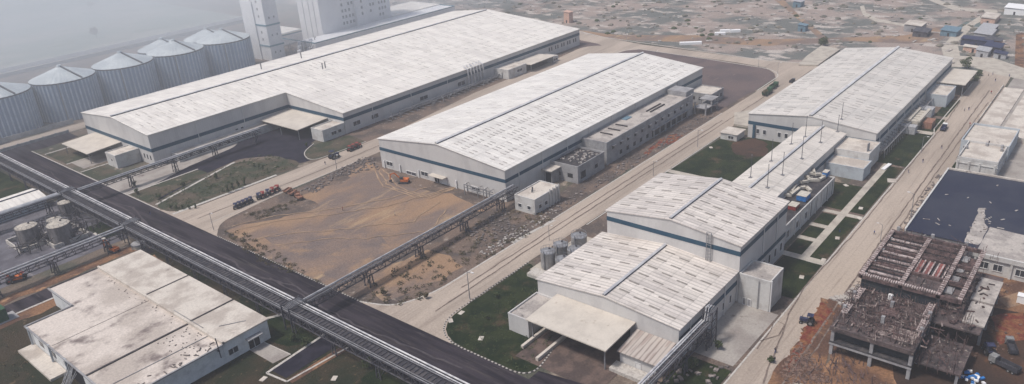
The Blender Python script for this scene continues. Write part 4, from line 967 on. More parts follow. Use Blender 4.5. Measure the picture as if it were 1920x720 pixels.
dike([(69, 299), (69, 313), (77, 313), (77, 299)], 'low white bund wall around the left brown tank'); dike([(77.8, 291), (77.8, 305), (90, 309), (90, 291)], 'low white bund wall around the largest brown tank')
m = MB()
for i in range(110):
    x, y = rnd_in([(66, 296), (92, 288), (97, 318), (78, 316)]); m.bar((x, y, 0), (x, y, random.uniform(1, 5)), .22)
    z = random.uniform(1.5, 4); m.bar((x, y, z), (x + random.choice((-5, 5, 0)), y + random.choice((-4, 0, 4)), z), .22)
m.bar((66, 296, .5), (97, 318, .5), .2)
single('process_pipework', m, 'tray', 'tangle of thin grey pipes and posts among the brown tanks', 'pipework', None, (80, 300, 0))
# five steel tanks beside the low hall
tl = ['nearest of the five beside the low hall', 'second nearest, flat topped and shorter, beside the low hall', 'at the back nearest the road, second tallest of five', 'in the middle of the five beside the low hall roof', 'farthest of the five, on the pale pad']
for i, (x, y, r, h) in enumerate(((164.5, 130.4, 2.4, 6.2), (164.9, 125, 2.4, 4.9), (171.0, 130.2, 2.4, 5.8), (170.9, 124.6, 2.4, 5.8), (178, 128, 2.6, 6.4))):
    tank(x, y, r, h, 'tank_steel', 'shiny steel tank, ' + tl[i], 'steel tanks beside the low hall', top='tank_steel')
plate('tank_plinth', rect(160, 121, 188, 134.5), .5, 'path')
single('wash_basin', MB().box(156.6, 127, 0, 161, 133, 1.2).box(156.9, 127.3, 1.2, 157.2, 132.7, 1.4), 'kerb_white', 'low white concrete basin in front of the steel tanks', 'basin', None, (158, 130, 0))

# ------------------------------------------------------------------ pipe racks
def rack(name, label, a, b, z, width, pipes, legs, truss=2.4, tray=True, step=3.0, rungs=True, zlow=None, legw=.28):
    """a, b end points (x, y) of the centre line; pipes: (offset, radius, material, height)"""
    A = Vector((*a, 0)); B = Vector((*b, 0)); D = (B - A); Ln = D.length; D.normalize(); S = Vector((-D.y, D.x, 0))
    t = thing(name, label, 'pipe rack', (*((A + B) / 2)[:2], 0))
    fr = MB(); n = max(2, round(Ln / step)); hw = width / 2; zl = z - truss
    for s in (-1, 1):
        for zz in (z, zl): fr.bar(A + S * s * hw + Vector((0, 0, zz)), B + S * s * hw + Vector((0, 0, zz)), .26)
        for i in range(n):
            p = A + D * Ln * i / n + S * s * hw; q = A + D * Ln * (i + 1) / n + S * s * hw
            fr.bar(p + Vector((0, 0, zl)), p + Vector((0, 0, z)), .16)
            if i % 2: fr.bar(p + Vector((0, 0, zl)), q + Vector((0, 0, z)), .13)
            else: fr.bar(p + Vector((0, 0, z)), q + Vector((0, 0, zl)), .13)
    for i in range(n + 1):
        p = A + D * Ln * i / n
        for zz in (z - .1, zl): fr.bar(p - S * hw + Vector((0, 0, zz)), p + S * hw + Vector((0, 0, zz)), .16)
    obj('truss', fr, 'steel_dark', t)
    for (off, r, mat, dz) in pipes: obj('pipe', MB().cone(A + S * off + Vector((0, 0, z + dz)), B + S * off + Vector((0, 0, z + dz)), r, r, 8), mat, t)
    if tray:
        m = MB(); off, tw = tray
        m.bar(A + S * off + Vector((0, 0, z + .1)), B + S * off + Vector((0, 0, z + .1)), tw, .12)
        obj('cable_tray', m, 'tray', t)
        if rungs:
            m = MB(); k = int(Ln / 1.5)
            for i in range(k): p = A + D * Ln * i / k; m.bar(p + S * (off - tw / 2) + Vector((0, 0, z + .35)), p + S * (off + tw / 2) + Vector((0, 0, z + .35)), .22, .12)
            stuff('tray_rungs', m, 'steel_dark', t)
    for d in legs:
        p = A + D * d; m = MB()
        for s in (-1, 1):
            for e in (-.8, .8): m.bar(p + S * s * hw + D * e, p + S * s * hw + D * e * .6 + Vector((0, 0, zl)), legw)
            for k in range(3):
                z0 = zl * k / 3; z1_ = zl * (k + 1) / 3; m.bar(p + S * s * hw + D * -.75 + Vector((0, 0, z0)), p + S * s * hw + D * .7 + Vector((0, 0, z1_)), .12)
        m.bar(p - S * hw, p + S * hw + Vector((0, 0, zl)), .12); m.bar(p + S * hw, p - S * hw + Vector((0, 0, zl)), .12)
        obj('trestle', m, 'steel_dark', t)
    return t
rack('pipe_rack', 'long steel pipe rack with two bright pipes crossing the whole picture beside the black road', (98, 412.8), (98, 60), 6.6, 5.6,
     [(2.6, .24, 'pipe_bright', .45), (1.7, .17, 'pipe_bright', .45), (1.2, .14, 'steel', .3), (-2.7, .14, 'steel', .4), (-2.1, .12, 'steel', .4)], [10 + i * 18 for i in range(19)], tray=(-.6, 2.2))
rack('pipe_bridge', 'steel pipe bridge from the long rack over the dirt lot to the white gatehouse', (101, 171), (198, 171), 6.6, 2.6,
     [(1.0, .19, 'pipe_bright', .35), (.4, .15, 'steel', .3), (-.9, .14, 'steel', .3)], [3, 24, 46, 68, 88], tray=(-.3, .8), rungs=False, truss=2.2)
rack('pipe_bridge', 'steel pipe bridge from the long rack over the black road to the wide warehouse', (101, 325), (188, 325), 6.6, 2.2,
     [(.9, .22, 'pipe_bright', .35), (.3, .16, 'steel', .3), (-.8, .2, 'pipe_bright', .3)], [22, 42, 62, 84], tray=(-.2, .6), rungs=False, truss=1.6)
rack('pipe_bridge', 'pipe bridge running left from the long rack between tank farm and old workshop', (30, 270.5), (95, 270.5), 6.8, 2.8,
     [(1.1, .22, 'pipe_bright', .35), (.5, .16, 'steel', .3), (-1.0, .2, 'pipe_bright', .3)], [6, 22, 40, 58], tray=(-.3, .9), rungs=False, truss=2.2)
rack('pipe_bridge', 'steel pipe bridge running left from the long rack along the white-roofed shed', (20, 327), (95, 327), 6.8, 3.4,
     [(1.5, .3, 'ridge', .35), (.8, .26, 'ridge', .35), (-.2, .26, 'ridge', .3), (-1.4, .2, 'steel', .3)], [10, 30, 50, 70], tray=(-.8, .8), rungs=False, truss=2.0)
rack('pipe_bridge', 'steel pipe bridge with bright pipes rising from the bottom edge along the low hall', (96, 71.6), (154, 71.6), 7.2, 2.6,
     [(1.1, .26, 'pipe_bright', .45), (.5, .2, 'pipe_bright', .45), (-.6, .14, 'steel', .3), (-1.1, .14, 'steel', .3)], [4, 18, 32, 45, 57], tray=(-.2, .7), rungs=True, truss=3.0)
t = thing('pipe_tower', 'lattice steel tower with hooked pipes at the end of the bridge beside the low hall', 'tower', (156, 71.5, 0)); m = MB()
for x in (154.6, 157.4):
    for y in (70.2, 72.8): m.bar((x, y, 0), (x, y, 10.4), .25)
for z in (2.5, 5, 7.5, 10): 
    m.bar((154.6, 70.2, z), (157.4, 70.2, z), .16); m.bar((154.6, 72.8, z), (157.4, 72.8, z), .16); m.bar((154.6, 70.2, z), (154.6, 72.8, z), .16); m.bar((154.6, 70.2, z - 2.5), (157.4, 70.2, z), .14); m.bar((154.6, 72.8, z - 2.5), (154.6, 70.2, z), .14)
obj('lattice', m, 'steel_dark', t)
for k in range(3): obj('hooked_pipe', MB().tube([(154.4, 70.8 + k * .7, 7.6), (155.2, 70.8 + k * .7, 10.9), (157, 70.8 + k * .7, 10.9), (157, 73.8, 9)], .16, 6), 'pipe_bright' if k else 'steel', t)
for nm, (x, y), lb in (('junction_platform', (98, 171), 'platform of bent pipes where the dirt lot bridge meets the long rack'), ('junction_platform', (98, 271), 'steel platform of bent pipes where the tank farm bridge meets the long rack'), ('junction_platform', (98, 326), 'steel platform of bent pipes where the farthest bridge meets the long rack')):
    t = thing(nm, lb, 'platform', (x, y, 0)); m = MB()
    for i in range(5):
        o = -2 + i; m.tube([(x - 2.8, y + o * .6, 7.3), (x - 1.0, y + o * .6, 8.1), (x + 2.6, y + o * .6, 8.1), (x + 3.6, y + o * .6, 7.2)], .10, 6)
    obj('pipe_bend', m, 'steel', t); m = MB()
    for sx in (-3, 3):
        for sy in (-1.8, 1.8): m.bar((x + sx, y + sy, 0), (x + sx, y + sy, 8.4), .3)
    for sy in (-1.8, 1.8): m.bar((x - 3, y + sy, 4), (x + 3, y + sy, 8), .18); m.bar((x - 3, y + sy, 8), (x + 3, y + sy, 8), .2)
    obj('lattice', m, 'steel_dark', t)

# ------------------------------------------------------------------ right side buildings
t = thing('white_house', 'small white two-storey house with flat roof and railings beside the dark roof', 'building', (314, 37, 0))
a = block(t, 304, 323.5, 31.3, 44.3, 6.3, name='body', roof='slab_pale', par_h=.9)
obj('cornice', side_strip(304, 323.5, 31.3, 44.3, 4.8, 5.1, .25), 'plaster', t)
window(t, 'x', 304, 39.5, 41.5, .6, 1.9); window(t, 'x', 304, 33.5, 35.5, .6, 1.9)
for y in (44.0, 40.3, 36.9, 32): obj('pilaster', MB().box(303.6, y - .35, 0, 303.98, y + .35, 5.8), 'plaster', t)
windows(t, 'y', 31.3, 308, 320, 3, 1.6, 1.4, 3.2)
for x, y in ((316, 43.6), (319, 32.5), (322.4, 38), (322.6, 33)): obj('roof_fitting', MB().box(x - .7, y - .4, 6.4, x + .7, y + .4, 7.4), 'grey_conc', t)
t = thing('rear_house', 'lower pale blue flat-roofed building right behind the white house', 'building', (337, 39, 0))
a = block(t, 326, 349, 31, 47.3, 5.2, name='body', wall='plaster_blue', roof='slab_pale', par_h=.9)
for i in range(3): window(t, 'x', 326, 33 + i * 3.2, 34.6 + i * 3.2, 2.4, 4, pane='steel')
window(t, 'x', 326, 45, 46.2, 1, 3.8, pane='p_navy', name='door'); obj('post', MB().box(325.2, 37.6, 0, 325.6, 38, 7.4), 'steel_dark', t)
t = thing('dark_roofed_building', 'large low building with flat blue-black roof beside the right road', 'building', (262, 10, 0))
obj('wall', MB().prism([(231, 28), (231, -20), (300, -20), (292, 22), (292, 44.5), (236, 44.5), (236, 28)], 0, 5.7), 'plaster', t)
obj('roof', MB().prism([(231, 28), (231, -20), (300, -20), (292.3, 22), (292.3, 44.7), (235.7, 44.7), (235.7, 28)], 5.7, 5.95), 'membrane', t)
obj('parapet', MB().box(235.5, 44.6, 0.5, 293, 45.1, 6.35), 'plaster', t); obj('parapet', MB().box(292.2, 20, 4, 293, 44.6, 6.5), 'slab_pale', t)
obj('bare_screed', MB().prism(ragged([(236, 28.6), (246, 28.8), (263, 29.6), (264, 28), (252, 26.3), (250, 24.8), (236, 25.0)], .2, 2), 5.95, 5.97), 'grey_conc_roof', t)
obj('paving_patch', MB().prism(ragged([(231.4, 24.6), (250.5, 24.6), (249, 12), (248, -19), (231.4, -19)], .12, 3), 5.95, 6.02), 'grey_conc_roof', t)
obj('front_parapet', MB().box(230.4, -20, 4.9, 231, 28.2, 6.3), 'plaster', t)
for y in (17.5, 21, 12): window(t, 'x', 231, y, y + 2.2, 1.6, 3.6)
window(t, 'x', 231, 6, 9.5, .5, 4.2, pane='opening', name='door')
for y in (24.5, 15.4, 10.6, 4.6): obj('pilaster', MB().box(230.5, y - .3, 0, 230.95, y + .3, 4.9), 'plaster', t)
m = MB()
for u, v in ((1870, 348), (1815, 371), (1737, 411), (1760, 412), (1758, 420), (1781, 423), (1733, 442), (1857, 380), (1906, 395), (1843, 392), (1775, 365), (1876, 428), (1880, 412)):
    p = G(u, v, 6); m.rbox((p.x, p.y, 6.08), (random.uniform(.8, 2), random.uniform(.2, .5), .15), random.random() * 3)
for i in range(30): x, y = random.uniform(232, 262), random.uniform(24.5, 29); m.rbox((x, y, 6.1), (random.uniform(.2, .9), random.uniform(.2, .4), .2), random.random() * 3)
stuff('roof_scraps', m, 'debris')
t = thing('low_compound_wall', 'low pale wall between the right road and the dark roof', 'wall', (236, 46.3, 0)); obj('panel', MB().box(236, 46.1, 0, 303, 46.4, 1.3), 'slab_pale', t); obj('panel', MB().box(303, 44.8, 0, 303.3, 46.4, 1.3), 'slab_pale', t)
wall_thing('compound_wall', (352, 48.5), (430, 48.8), 1.0, .3, 'slab_pale', 'low wall along the road beside the two concrete pads')
wall_thing('compound_wall', (350, 31), (350, 8), 2.0, .3, 'slab_pale', 'wall between the pale blue building and the concrete pads')

# unfinished building
t = thing('unfinished_building', 'dark concrete frame building under construction, covered with timber formwork, lower right', 'building', (192, 32, 0))
obj('floor_slab', MB().box(168, 26, 3.6, 230, 45, 4.0), 'dark_conc', t)
obj('floor_slab', MB().box(168.3, 26, 7.6, 230, 45.2, 8.0), 'conc_dusty', t)
obj('side_slab', MB().box(171, 16.6, 3.4, 184.5, 25.9, 3.8), 'conc_dusty', t)
obj('side_slab', MB().box(184.6, 15.5, 7.2, 216, 25.9, 7.6), 'conc_dusty', t)
obj('paved_edge', MB().box(188, 15.2, 7.6, 199, 20, 8.0), 'grey_conc_roof', t); obj('paved_edge', MB().box(200, 15.2, 7.6, 213, 20.5, 8.0), 'grey_conc_roof', t)
n = 0
for x in (168.6, 176, 184, 192, 200, 208, 216, 224):
    for y in (26.5, 35.2, 44.4):
        obj('column', MB().box(x - .4, y - .4, 0, x + .4, y + .4, 12 if x > 190 else (8 if x < 170 else 10.4)), 'grey_conc', t)
for x, y in ((171.5, 17), (178, 17), (184, 17), (192, 16), (200, 16), (208, 16), (215, 16)): obj('column', MB().box(x - .3, y - .3, 0, x + .3, y + .3, 7.3 if x > 184 else 3.5), 'grey_conc', t)
obj('netting', MB().box(170, 26.4, 4.02, 170.1, 44.6, 7.5), 'netting', t); obj('netting', MB().box(170.2, 26.2, 4.02, 190, 26.3, 7.5), 'netting', t); obj('inner_wall', MB().box(175, 27, 0, 175.3, 44, 3.5), 'netting', t); obj('netting', MB().box(190.6, 26.7, 8.05, 190.7, 44.8, 10.8), 'netting', t)
obj('edge_beam', MB().box(168, 26, 3.0, 168.5, 45, 3.6), 'grey_conc', t); obj('edge_beam', MB().box(167.9, 26, 7.1, 168.35, 45.2, 8.3), 'conc_dusty', t); obj('edge_beam', MB().box(171, 16.3, 3.0, 184.6, 16.6, 3.9), 'conc_dusty', t)
# formwork deck
def bay(x0, x1, y0, y1, z, along, n, mat, nm='joist'):
    m = MB()
    for i in range(n):
        if along == 'y': x = x0 + (x1 - x0) * (i + .5) / n; m.bar((x, y0, z), (x, y1, z), .4, .3)
        else: y = y0 + (y1 - y0) * (i + .5) / n; m.bar((x0, y, z + random.uniform(-.1, .1)), (x1, y, z + random.uniform(-.1, .1)), .34, .4)
    stuff(nm + 's', m, mat, t)
obj('deck', MB().box(190.5, 35.6, 10.9, 221, 44.6, 11.1), 'dark_conc', t); obj('deck', MB().box(190.5, 26.6, 10.9, 219, 35.0, 11.1), 'dark_conc', t)
for i in range(13):
    x_ = 192.2 + i * 2.15; mm_ = MB(); mm_.bar((x_, 36.2, 11.6), (x_, 44.2, 11.6), .75 if i % 2 else .35, .35)
    if i % 3 == 0: mm_.bar((x_ + .9, 36.2, 11.5), (x_ + .9, 44.2, 11.5), .25, .3)
    obj('joist', mm_, 'timber_pale' if i % 2 else 'timber', t)
for i in range(3): bay(209 + i * 3.4, 211.6 + i * 3.4, 27, 35, 11.8, 'y', 3, 'timber')
for (x0, x1, y0, y1) in ((199, 207.5, 33, 35), (199, 207.5, 30.8, 32.4), (200, 208, 28.4, 29.6)): obj('form_panel', MB().box(x0, y0, 11.4, x1, y1, 11.7), 'panel_red', t)
for (x0, x1, y0, y1) in ((191.5, 198, 31.3, 34.6), (191.5, 198, 27, 30.9)): obj('form_panel', MB().box(x0, y0, 11.2, x1, y1, 11.5), 'conc_dusty', t)
bay(199, 208, 27, 35, 11.6, 'x', 7, 'timber_pale')
for y in (45, 35.2, 26.4, 21.6): obj('deck_beam', MB().box(190, y - .5, 11.2, 221 if y > 22 else 217, y + .5, 12.3), 'timber', t); bay(190, 220, y - .55, y + .55, 12.45, 'y', 26, 'timber_pale')
for x in (190.4, 199, 209, 220.6): obj('deck_beam', MB().box(x - .4, 22, 11.1, x + .4, 45, 12.1), 'timber', t)
bay(190, 191, 26, 45, 12.4, 'x', 34, 'timber_pale')
for k in range(4): obj('form_panel', MB().box(193 + k * 6.4, 22.4, 10.5, 198 + k * 6.4, 25.8, 10.7), 'timber' if k % 2 else 'conc_dusty', t); bay(194 + k * 6.4, 197.5 + k * 6.4, 24, 26, 11.1, 'y', 6, 'grey_conc')
# lower deck: clutter
m = MB(); m2 = MB(); m3 = MB()
for i in range(260):
    x, y = random.uniform(169, 190), random.uniform(22 if random.random() < .2 else 27, 44.6)
    q = random.choice((m, m2, m3)); q.rbox((x, y, 8.15 + random.random() * .6), (random.uniform(.8, 3.6), random.uniform(.1, .35), random.uniform(.1, .3)), random.choice((0, 1.57, .3, random.random() * 3)), random.uniform(-.1, .1))
for i in range(8): m2.rbox((171 + i * .7, 31, 8.3), (.45, 8, .25), 0)
for i in range(5): m.rbox((180.2 + i * 1.0, 35, 8.6), (.8, 3.6, .4), .15)
for i in range(60): x, y = random.uniform(172, 215), random.uniform(17, 25.5); (m3 if i % 2 else m).rbox((x, y, (8.2 if x > 185 else 4.0)), (random.uniform(.4, 2), random.uniform(.2, .6), .3), random.random() * 3)
stuff('timber_clutter', m, 'timber'); stuff('plank_clutter', m2, 'plank'); stuff('concrete_clutter', m3, 'conc_dusty')
m = MB()
for i in range(620):
    x, y = random.choice((random.uniform(168.5, 191), random.uniform(168.5, 191), random.uniform(190, 221))), random.uniform(17.5, 45)
    z0 = 8 if x < 191 else 12; h = random.uniform(1.2, 3.2) if x < 191 else random.uniform(.8, 2)
    if y < 26 and x < 185: z0 = 4
    m.bar((x, y, z0 - .3), (x + random.uniform(-.1, .1), y, z0 + h), .09)
    if random.random() < .4: m.bar((x, y, z0 + h * .7), (x + random.choice((0, 2.2)), y + random.choice((0, 2.2)), z0 + h * .7), .08)
obj('props', m, 'timber', t).__setitem__('kind', 'stuff')
m = MB()
for x in range(170, 190, 2):
    for y in (26.3, 45): m.bar((x, y, 8), (x, y, 10.2), .1)
for y in (26.3, 45): m.bar((169, y, 9.2), (190, y, 9.2), .1); m.bar((169, y, 10.1), (190, y, 10.1), .1)
for y in range(27, 45, 2): m.bar((168.4, y, 8.2), (168.4, y, 10), .1)
obj('scaffold', m, 'timber', t)
for (x, y, lx) in ((185, 43.5, 6), (176, 43.8, 5), (186, 27.2, 7), (178, 26.8, 6)):
    m = MB()
    for s_ in (-.6, .6): m.bar((x - lx / 2, y + s_, 9.6), (x + lx / 2, y + s_, 9.6), .3)
    for i in range(int(lx)): m.box(x - lx / 2 + i, y - .6, 9.5, x - lx / 2 + i + .4, y + .6, 9.75)
    m.box(x - lx / 2, y - .2, 8, x - lx / 2 + .3, y + .2, 9.6); m.box(x + lx / 2 - .3, y - .2, 8, x + lx / 2, y + .2, 9.6)
    obj('beam_form', m, 'timber_pale', t)
obj('water_drum', MB().cone((188.8, 36.8, 8), (188.8, 36.8, 9.4), .6, .6, 12), 'white_thing', t)

# ------------------------------------------------------------------ far sheds
def hut(u, v, L, W, H, wall, roof, label, rz=0, grp=None):
    p = G(u, v); t = thing('hut', label, 'hut', (p.x, p.y, 0), grp)
    m = MB().rbox((p.x, p.y, H / 2), (L, W, H), rz); obj('wall', m, wall, t)
    c, s = math.cos(rz), math.sin(rz)
    r = MB(); P = []
    for x, y, z in ((-L / 2 - .4, -W / 2 - .4, H), (L / 2 + .4, -W / 2 - .4, H), (L / 2 + .4, W / 2 + .4, H + .7), (-L / 2 - .4, W / 2 + .4, H + .7)): P.append((p.x + x * c - y * s, p.y + x * s + y * c, z + .02))
    r.add(P + [(a, b, z + .15) for a, b, z in P], [(0, 3, 2, 1), (4, 5, 6, 7), (0, 1, 5, 4), (1, 2, 6, 5), (2, 3, 7, 6), (3, 0, 4, 7)]); obj('roof', r, roof, t)
    obj('door', MB().rbox((p.x - (L / 2 + .03) * c, p.y - (L / 2 + .03) * s, 1.05), (.08, 1.1, 2.1), rz), 'opening', t)
    return t
hut(1845, 72, 16, 9, 4, 'grey_conc', 'tin_grey', 'pale-roofed shed at the top of the dark huddle of huts, right edge')
hut(1832, 84, 9, 16, 3.4, 'p_navy', 'p_navy', 'dark blue roofed shed in the huddle of huts beside the dirt road')
hut(1825, 97, 5, 10, 2.6, 'brick_pale', 'slab_pale', 'low pale hut at the near corner of the huddle of huts')
hut(1843, 104, 10, 6, 3.4, 'tin_grey', 'tin_grey', 'small grey tin shed standing at the road end of the huddle of huts')
hut(1862, 96, 12, 8, 3.4, 'steel_dark', 'p_navy', 'navy roofed shed in the right part of the huddle of huts')
hut(1852, 60, 16, 8, 3.2, 'steel_dark', 'tin_grey', 'long grey shed behind the pale-roofed one in the huddle')
hut(1862, 84, 8, 8, 3.2, 'tin_rust', 'steel_dark', 'rusty hut with dark roof in the middle of the huddle of huts')
hut(1875, 108, 6, 6, 2.6, 'tin_grey', 'p_navy', 'small dark hut at the right end of the huddle of huts')
hut(1856, 40, 18, 8, 3.4, 'brick_pale', 'slab_pale', 'cream hut further up the dirt road')
hut(1715, 56, 14, 10, 4, 'grey_conc', 'slab_pale', 'pale flat hut standing alone on the scrub above the right warehouse')
hut(1728, 66, 12, 8, 3, 'steel_dark', 'steel_dark', 'dark lean-to beside the lone pale hut on the scrub')
hut(1505, 58, 5, 5, 4, 'tin_blue', 'tin_blue', 'small blue tin hut beside the winding dirt track')
hut(1497, 12, 8, 6, 4, 'tin_blue', 'tin_grey', 'bluish hut near the top of the winding dirt track')
hut(1066, 42, 5, 5, 8, 'brick_pale', 'brick_pale', 'narrow pinkish tower hut behind the far corner of the wide warehouse')
hut(1782, 64, 14, 9, 3, 'tin_blue', 'tin_blue', 'blue tarpaulin covered shed in the scrub left of the dirt road')
hut(1905, 24, 16, 12, 4, 'white_thing', 'white_thing', 'white hut at the top right corner of the scrubland')
for k, (u, v) in enumerate(((1360, 60), (1350, 65), (1378, 60), (1295, 83))): 
    p = G(u, v); single('concrete_ring', MB().rbox((p.x, p.y, .8), (14 if k == 3 else 7, 3, 1.6), -1.0), 'white_thing', ('long white block' if k == 3 else ['broad white block', 'small white block', 'outlying white block'][k]) + ' lying on the scrub beyond the far road', 'block', None, (p.x, p.y, 0))

# ------------------------------------------------------------------ loading ramps beside near road
t = thing('loading_pad', 'raised concrete pad with dark edge beside the right warehouse, nearer one', 'platform', (330, 137, 0)); obj('top', MB().prism([(316, 130), (316, 137.5), (331, 144), (338, 139), (338, 130)], 0, .9), 'path', t)
t = thing('loading_pad', 'raised concrete pad with dark edge near the far corner of the right warehouse', 'platform', (440, 140, 0)); P = px((1497, 124), (1533, 125), (1575, 95), (1540, 88), (1512, 108)); obj('top', MB().prism(P, 0, 1.0), 'path', t)
t = thing('white_kiosk', 'low white outbuilding at the front corner of the right warehouse', 'building', (303, 131, 0)); 
p0 = px((1362, 236))[0]; obj('wall', MB().box(297, 127.5, 0, 305, 135, 3), 'plaster', t); obj('roof', MB().box(296.6, 127.1, 3, 305.4, 135.4, 3.2), 'slab_pale', t); window(t, 'x', 297, 129, 131.4, .8, 2.2, pane='opening')
# white plank and slabs lying by the road
p = G(1662, 314); single('roofing_sheet', MB().rbox((p.x, p.y, .4), (7, 1.4, .3), -.1), 'white_thing', 'long bright white panel lying on the grass beside the right road', 'panel', None, (p.x, p.y, 0))
p = G(1672, 340); single('paving_slabs', MB().rbox((p.x, p.y, .2), (3.4, 3, .4), .3), 'slab_pale', 'pale slab pile by the kerb of the right road', 'slab', None, (p.x, p.y, 0))

# ------------------------------------------------------------------ street lamps
def lamp_proto():
    t = thing('street_lamp', 'x', 'street lamp', (0, 0, 0), 'street lamps')
    obj('pole', MB().cone((0, 0, 0), (0, 0, 8), .13, .08, 8), 'steel', t)
    obj('arm', MB().bar((0, 0, 7.9), (0, -1.6, 8.3), .1), 'steel', t)
    h = obj('lamp_head', MB().box(-.16, -2.2, 8.2, .16, -1.3, 8.4), 'frame', t)
    obj('base', MB().box(-.25, -.25, 0, .25, .25, .3), 'slab_pale', t)
    return t
lp = lamp_proto(); first = True
for u, v, s, rz, lab in ((881, 562, 1.2, 0, 'tall lamp at the tip of the rounded lawn'), (1030, 452, .75, 0, 'lamp on the road edge beside the steel tanks'), (1225, 330, .8, 0, 'lamp beside the tall hall roof, on the near road'),
                     (1308, 277, 1.0, 0, 'lamp beside the middle lawn of the near road'), (633, 326, 1.1, 0, 'lamp between the dirt lot and the middle road'), (1708, 404, 1.0, 3.14, 'lamp on the right road beside the dark roof'),
                     (1727, 288, .9, 0, 'lamp on the garden strip by the right road'), (1458, 139, .8, 0, 'lamp at the rounded corner of the far road'), (1422, 126, .7, 0, 'lamp on the far road edge beyond the purple soil'),
                     (1175, 76, .8, 0, 'lamp on the far road beyond the wide warehouse'), (401, 432, .9, 0, 'lamp at the corner of middle road and black road'), (1650, 455, .8, 3.14, 'lamp near the construction site on the right road'), (1229, 112, .7, 0, 'lamp on the far road behind the middle warehouse')):
    p = G(u, v)
    if first: o = lp; o.location = p; o.rotation_euler = (0, 0, rz); o.scale = (s,) * 3; o['label'] = lab; first = False
    else: dup(lp, p, rz, lab, scale=s)

# ------------------------------------------------------------------ plants
def tree(u, v, h, w, label, name='tree', grp=None, cat='tree', trunk=.4, leaf='leaf', n=240, size=.35, dense=1):
    p = G(u, v) if v is not None else Vector(u)
    t = thing(name, label, cat, (p.x, p.y, 0), grp)
    m = MB().cone(p, p + Vector((0, 0, h * .55)), .05 * h * .5, .02 * h, 6)
    for i in range(4):
        a = random.random() * 6.3; m.cone(p + Vector((0, 0, h * (.3 + .06 * i))), p + Vector((math.cos(a) * w * .3, math.sin(a) * w * .3, h * (.6 + .06 * i))), .015 * h, .008 * h, 5)
    obj('trunk', m, 'bark', t)
    c = MB()
    for i in range(7):
        a = random.random() * 6.3; rr = w * .28 * random.random(); cz = h * random.uniform(trunk + .1, .85)
        c.leafs((p.x + math.cos(a) * rr, p.y + math.sin(a) * rr, cz), (w * .27, w * .27, h * .16), n // 7, size)
    obj('crown', c, leaf, t)
    return t
ordn = ['first', 'second', 'third', 'fourth', 'fifth', 'sixth', 'seventh', 'eighth']
for i, (u, v) in enumerate(((428, 362), (438, 358), (449, 353), (460, 347))): tree(u, v, 4.2, 1.6, ordn[i] + ' slim conifer from the left in the row along the middle road', 'young_conifer', 'slim conifers on the front lawn', trunk=.1, n=120, size=.3)
for i, (u, v) in enumerate(((321, 391), (331, 392), (343, 393), (355, 393), (367, 391))): tree(u, v, 2.4, 1.4, ordn[i] + ' small shrub from the left, near kerb of the front lawn', 'shrub', 'shrubs at the near lawn kerb', 'shrub', trunk=.1, n=90, size=.25)
for i, (u, v) in enumerate(((477, 313), (486, 316), (494, 320), (502, 324))): tree(u, v, 2.6, 1.4, ordn[i] + ' small shrub from the left along the loading yard edge', 'shrub', 'shrubs along the loading yard', 'shrub', trunk=.1, n=90, size=.25)
for i, (u, v, l) in enumerate(((253, 350, 'by the footpath near the black road'), (258, 365, 'at the near side of the footpath by the black road'), (300, 372, 'inside the front lawn, left half'), (345, 352, 'inside the front lawn, middle'), (405, 335, 'inside the front lawn near the asphalt'))): tree(u, v, 3, 2.4, 'loose green bush ' + l, 'bush', None, 'bush', trunk=.1, n=140, size=.3)
tree(1543, 86, 7, 7, 'round dark green tree alone on the dirt beyond the far road', n=420, size=.6, trunk=.2)
tree(1812, 128, 6, 8, 'dark bush just behind the canopy of the right warehouse', 'bush', None, 'bush', n=300, size=.5, trunk=.05)
tree(1832, 142, 3, 6, 'low green hedge bush beside the canopy of the right warehouse', 'bush', None, 'bush', n=240, size=.4, trunk=.05)
tree(1828, 152, 3, 6, 'nearer low green hedge bush beside the canopy of the right warehouse', 'bush', None, 'bush', n=240, size=.4, trunk=.05)
for i, (u, v, h, l) in enumerate(((552, 640, 3.4, 'left of two tangled bushes under the long rack near the workshop door'), (575, 648, 3.4, 'right of two tangled bushes under the long rack near the workshop door'), (690, 690, 3.2, 'bush under the long rack nearest the bottom edge'), (975, 588, 4, 'thin brown palm on the rounded lawn'),
        (932, 560, 2, 'tiny bush in the upper rounded lawn'), (915, 600, 2, 'tiny bush in the middle of the rounded lawn'), (720, 555, 3.2, 'bush at the foot of the dirt lot bridge trestle'), (800, 560, 2.5, 'dry bush near the curve of the near road'), (1345, 655, 3, 'dark bush in the corner lawn below the white block'), (1300, 690, 3, 'dark bush beside the bottom pipe bridge'), (575, 275, 2, 'small bush on the island soil by the loading yard'), (1445, 390 + 290, 2, 'small bush by the corner lawn edge'))):
    tree(u, v, h, h * .9, l, 'bush', None, 'bush', n=160, size=.28, trunk=.15, leaf='leaf_dry' if 'brown' in l or 'dry' in l or 'dirt' in l else 'leaf')

def scatter(name, P, n, fn, mat, smooth=False):
    m = MB()
    for _ in range(n): x, y = rnd_in(P); fn(m, x, y)
    return stuff(name, m, mat, smooth=smooth)
def tuft(r0, r1, n=18):
    def f(m, x, y): r = random.uniform(r0, r1); m.leafs((x, y, r * .4), (r, r, r * .5), n, r * .28)
    return f
def stone(r0, r1):
    def f(m, x, y): r = random.uniform(r0, r1); m.rbox((x, y, r * .2), (r, r * random.uniform(.4, 1), r * random.uniform(.3, .6)), random.random() * 3, random.uniform(-.2, .2))
    return f
scatter('weeds', rect(118.5, 150, 195, 172), 180, tuft(.5, 1.3), 'leaf_dry')
scatter('weeds', px((418, 432), (480, 492), (600, 530), (560, 500), (470, 440)), 120, tuft(.4, 1.1), 'leaf_dry')
scatter('weeds', px((450, 405), (560, 375), (560, 385), (490, 412)), 70, tuft(.4, 1.0), 'leaf_dry')
scatter('rubble', px((560, 358), (680, 295), (700, 292), (712, 318), (640, 330), (590, 362)), 260, stone(.3, 1.2), 'debris_dark')
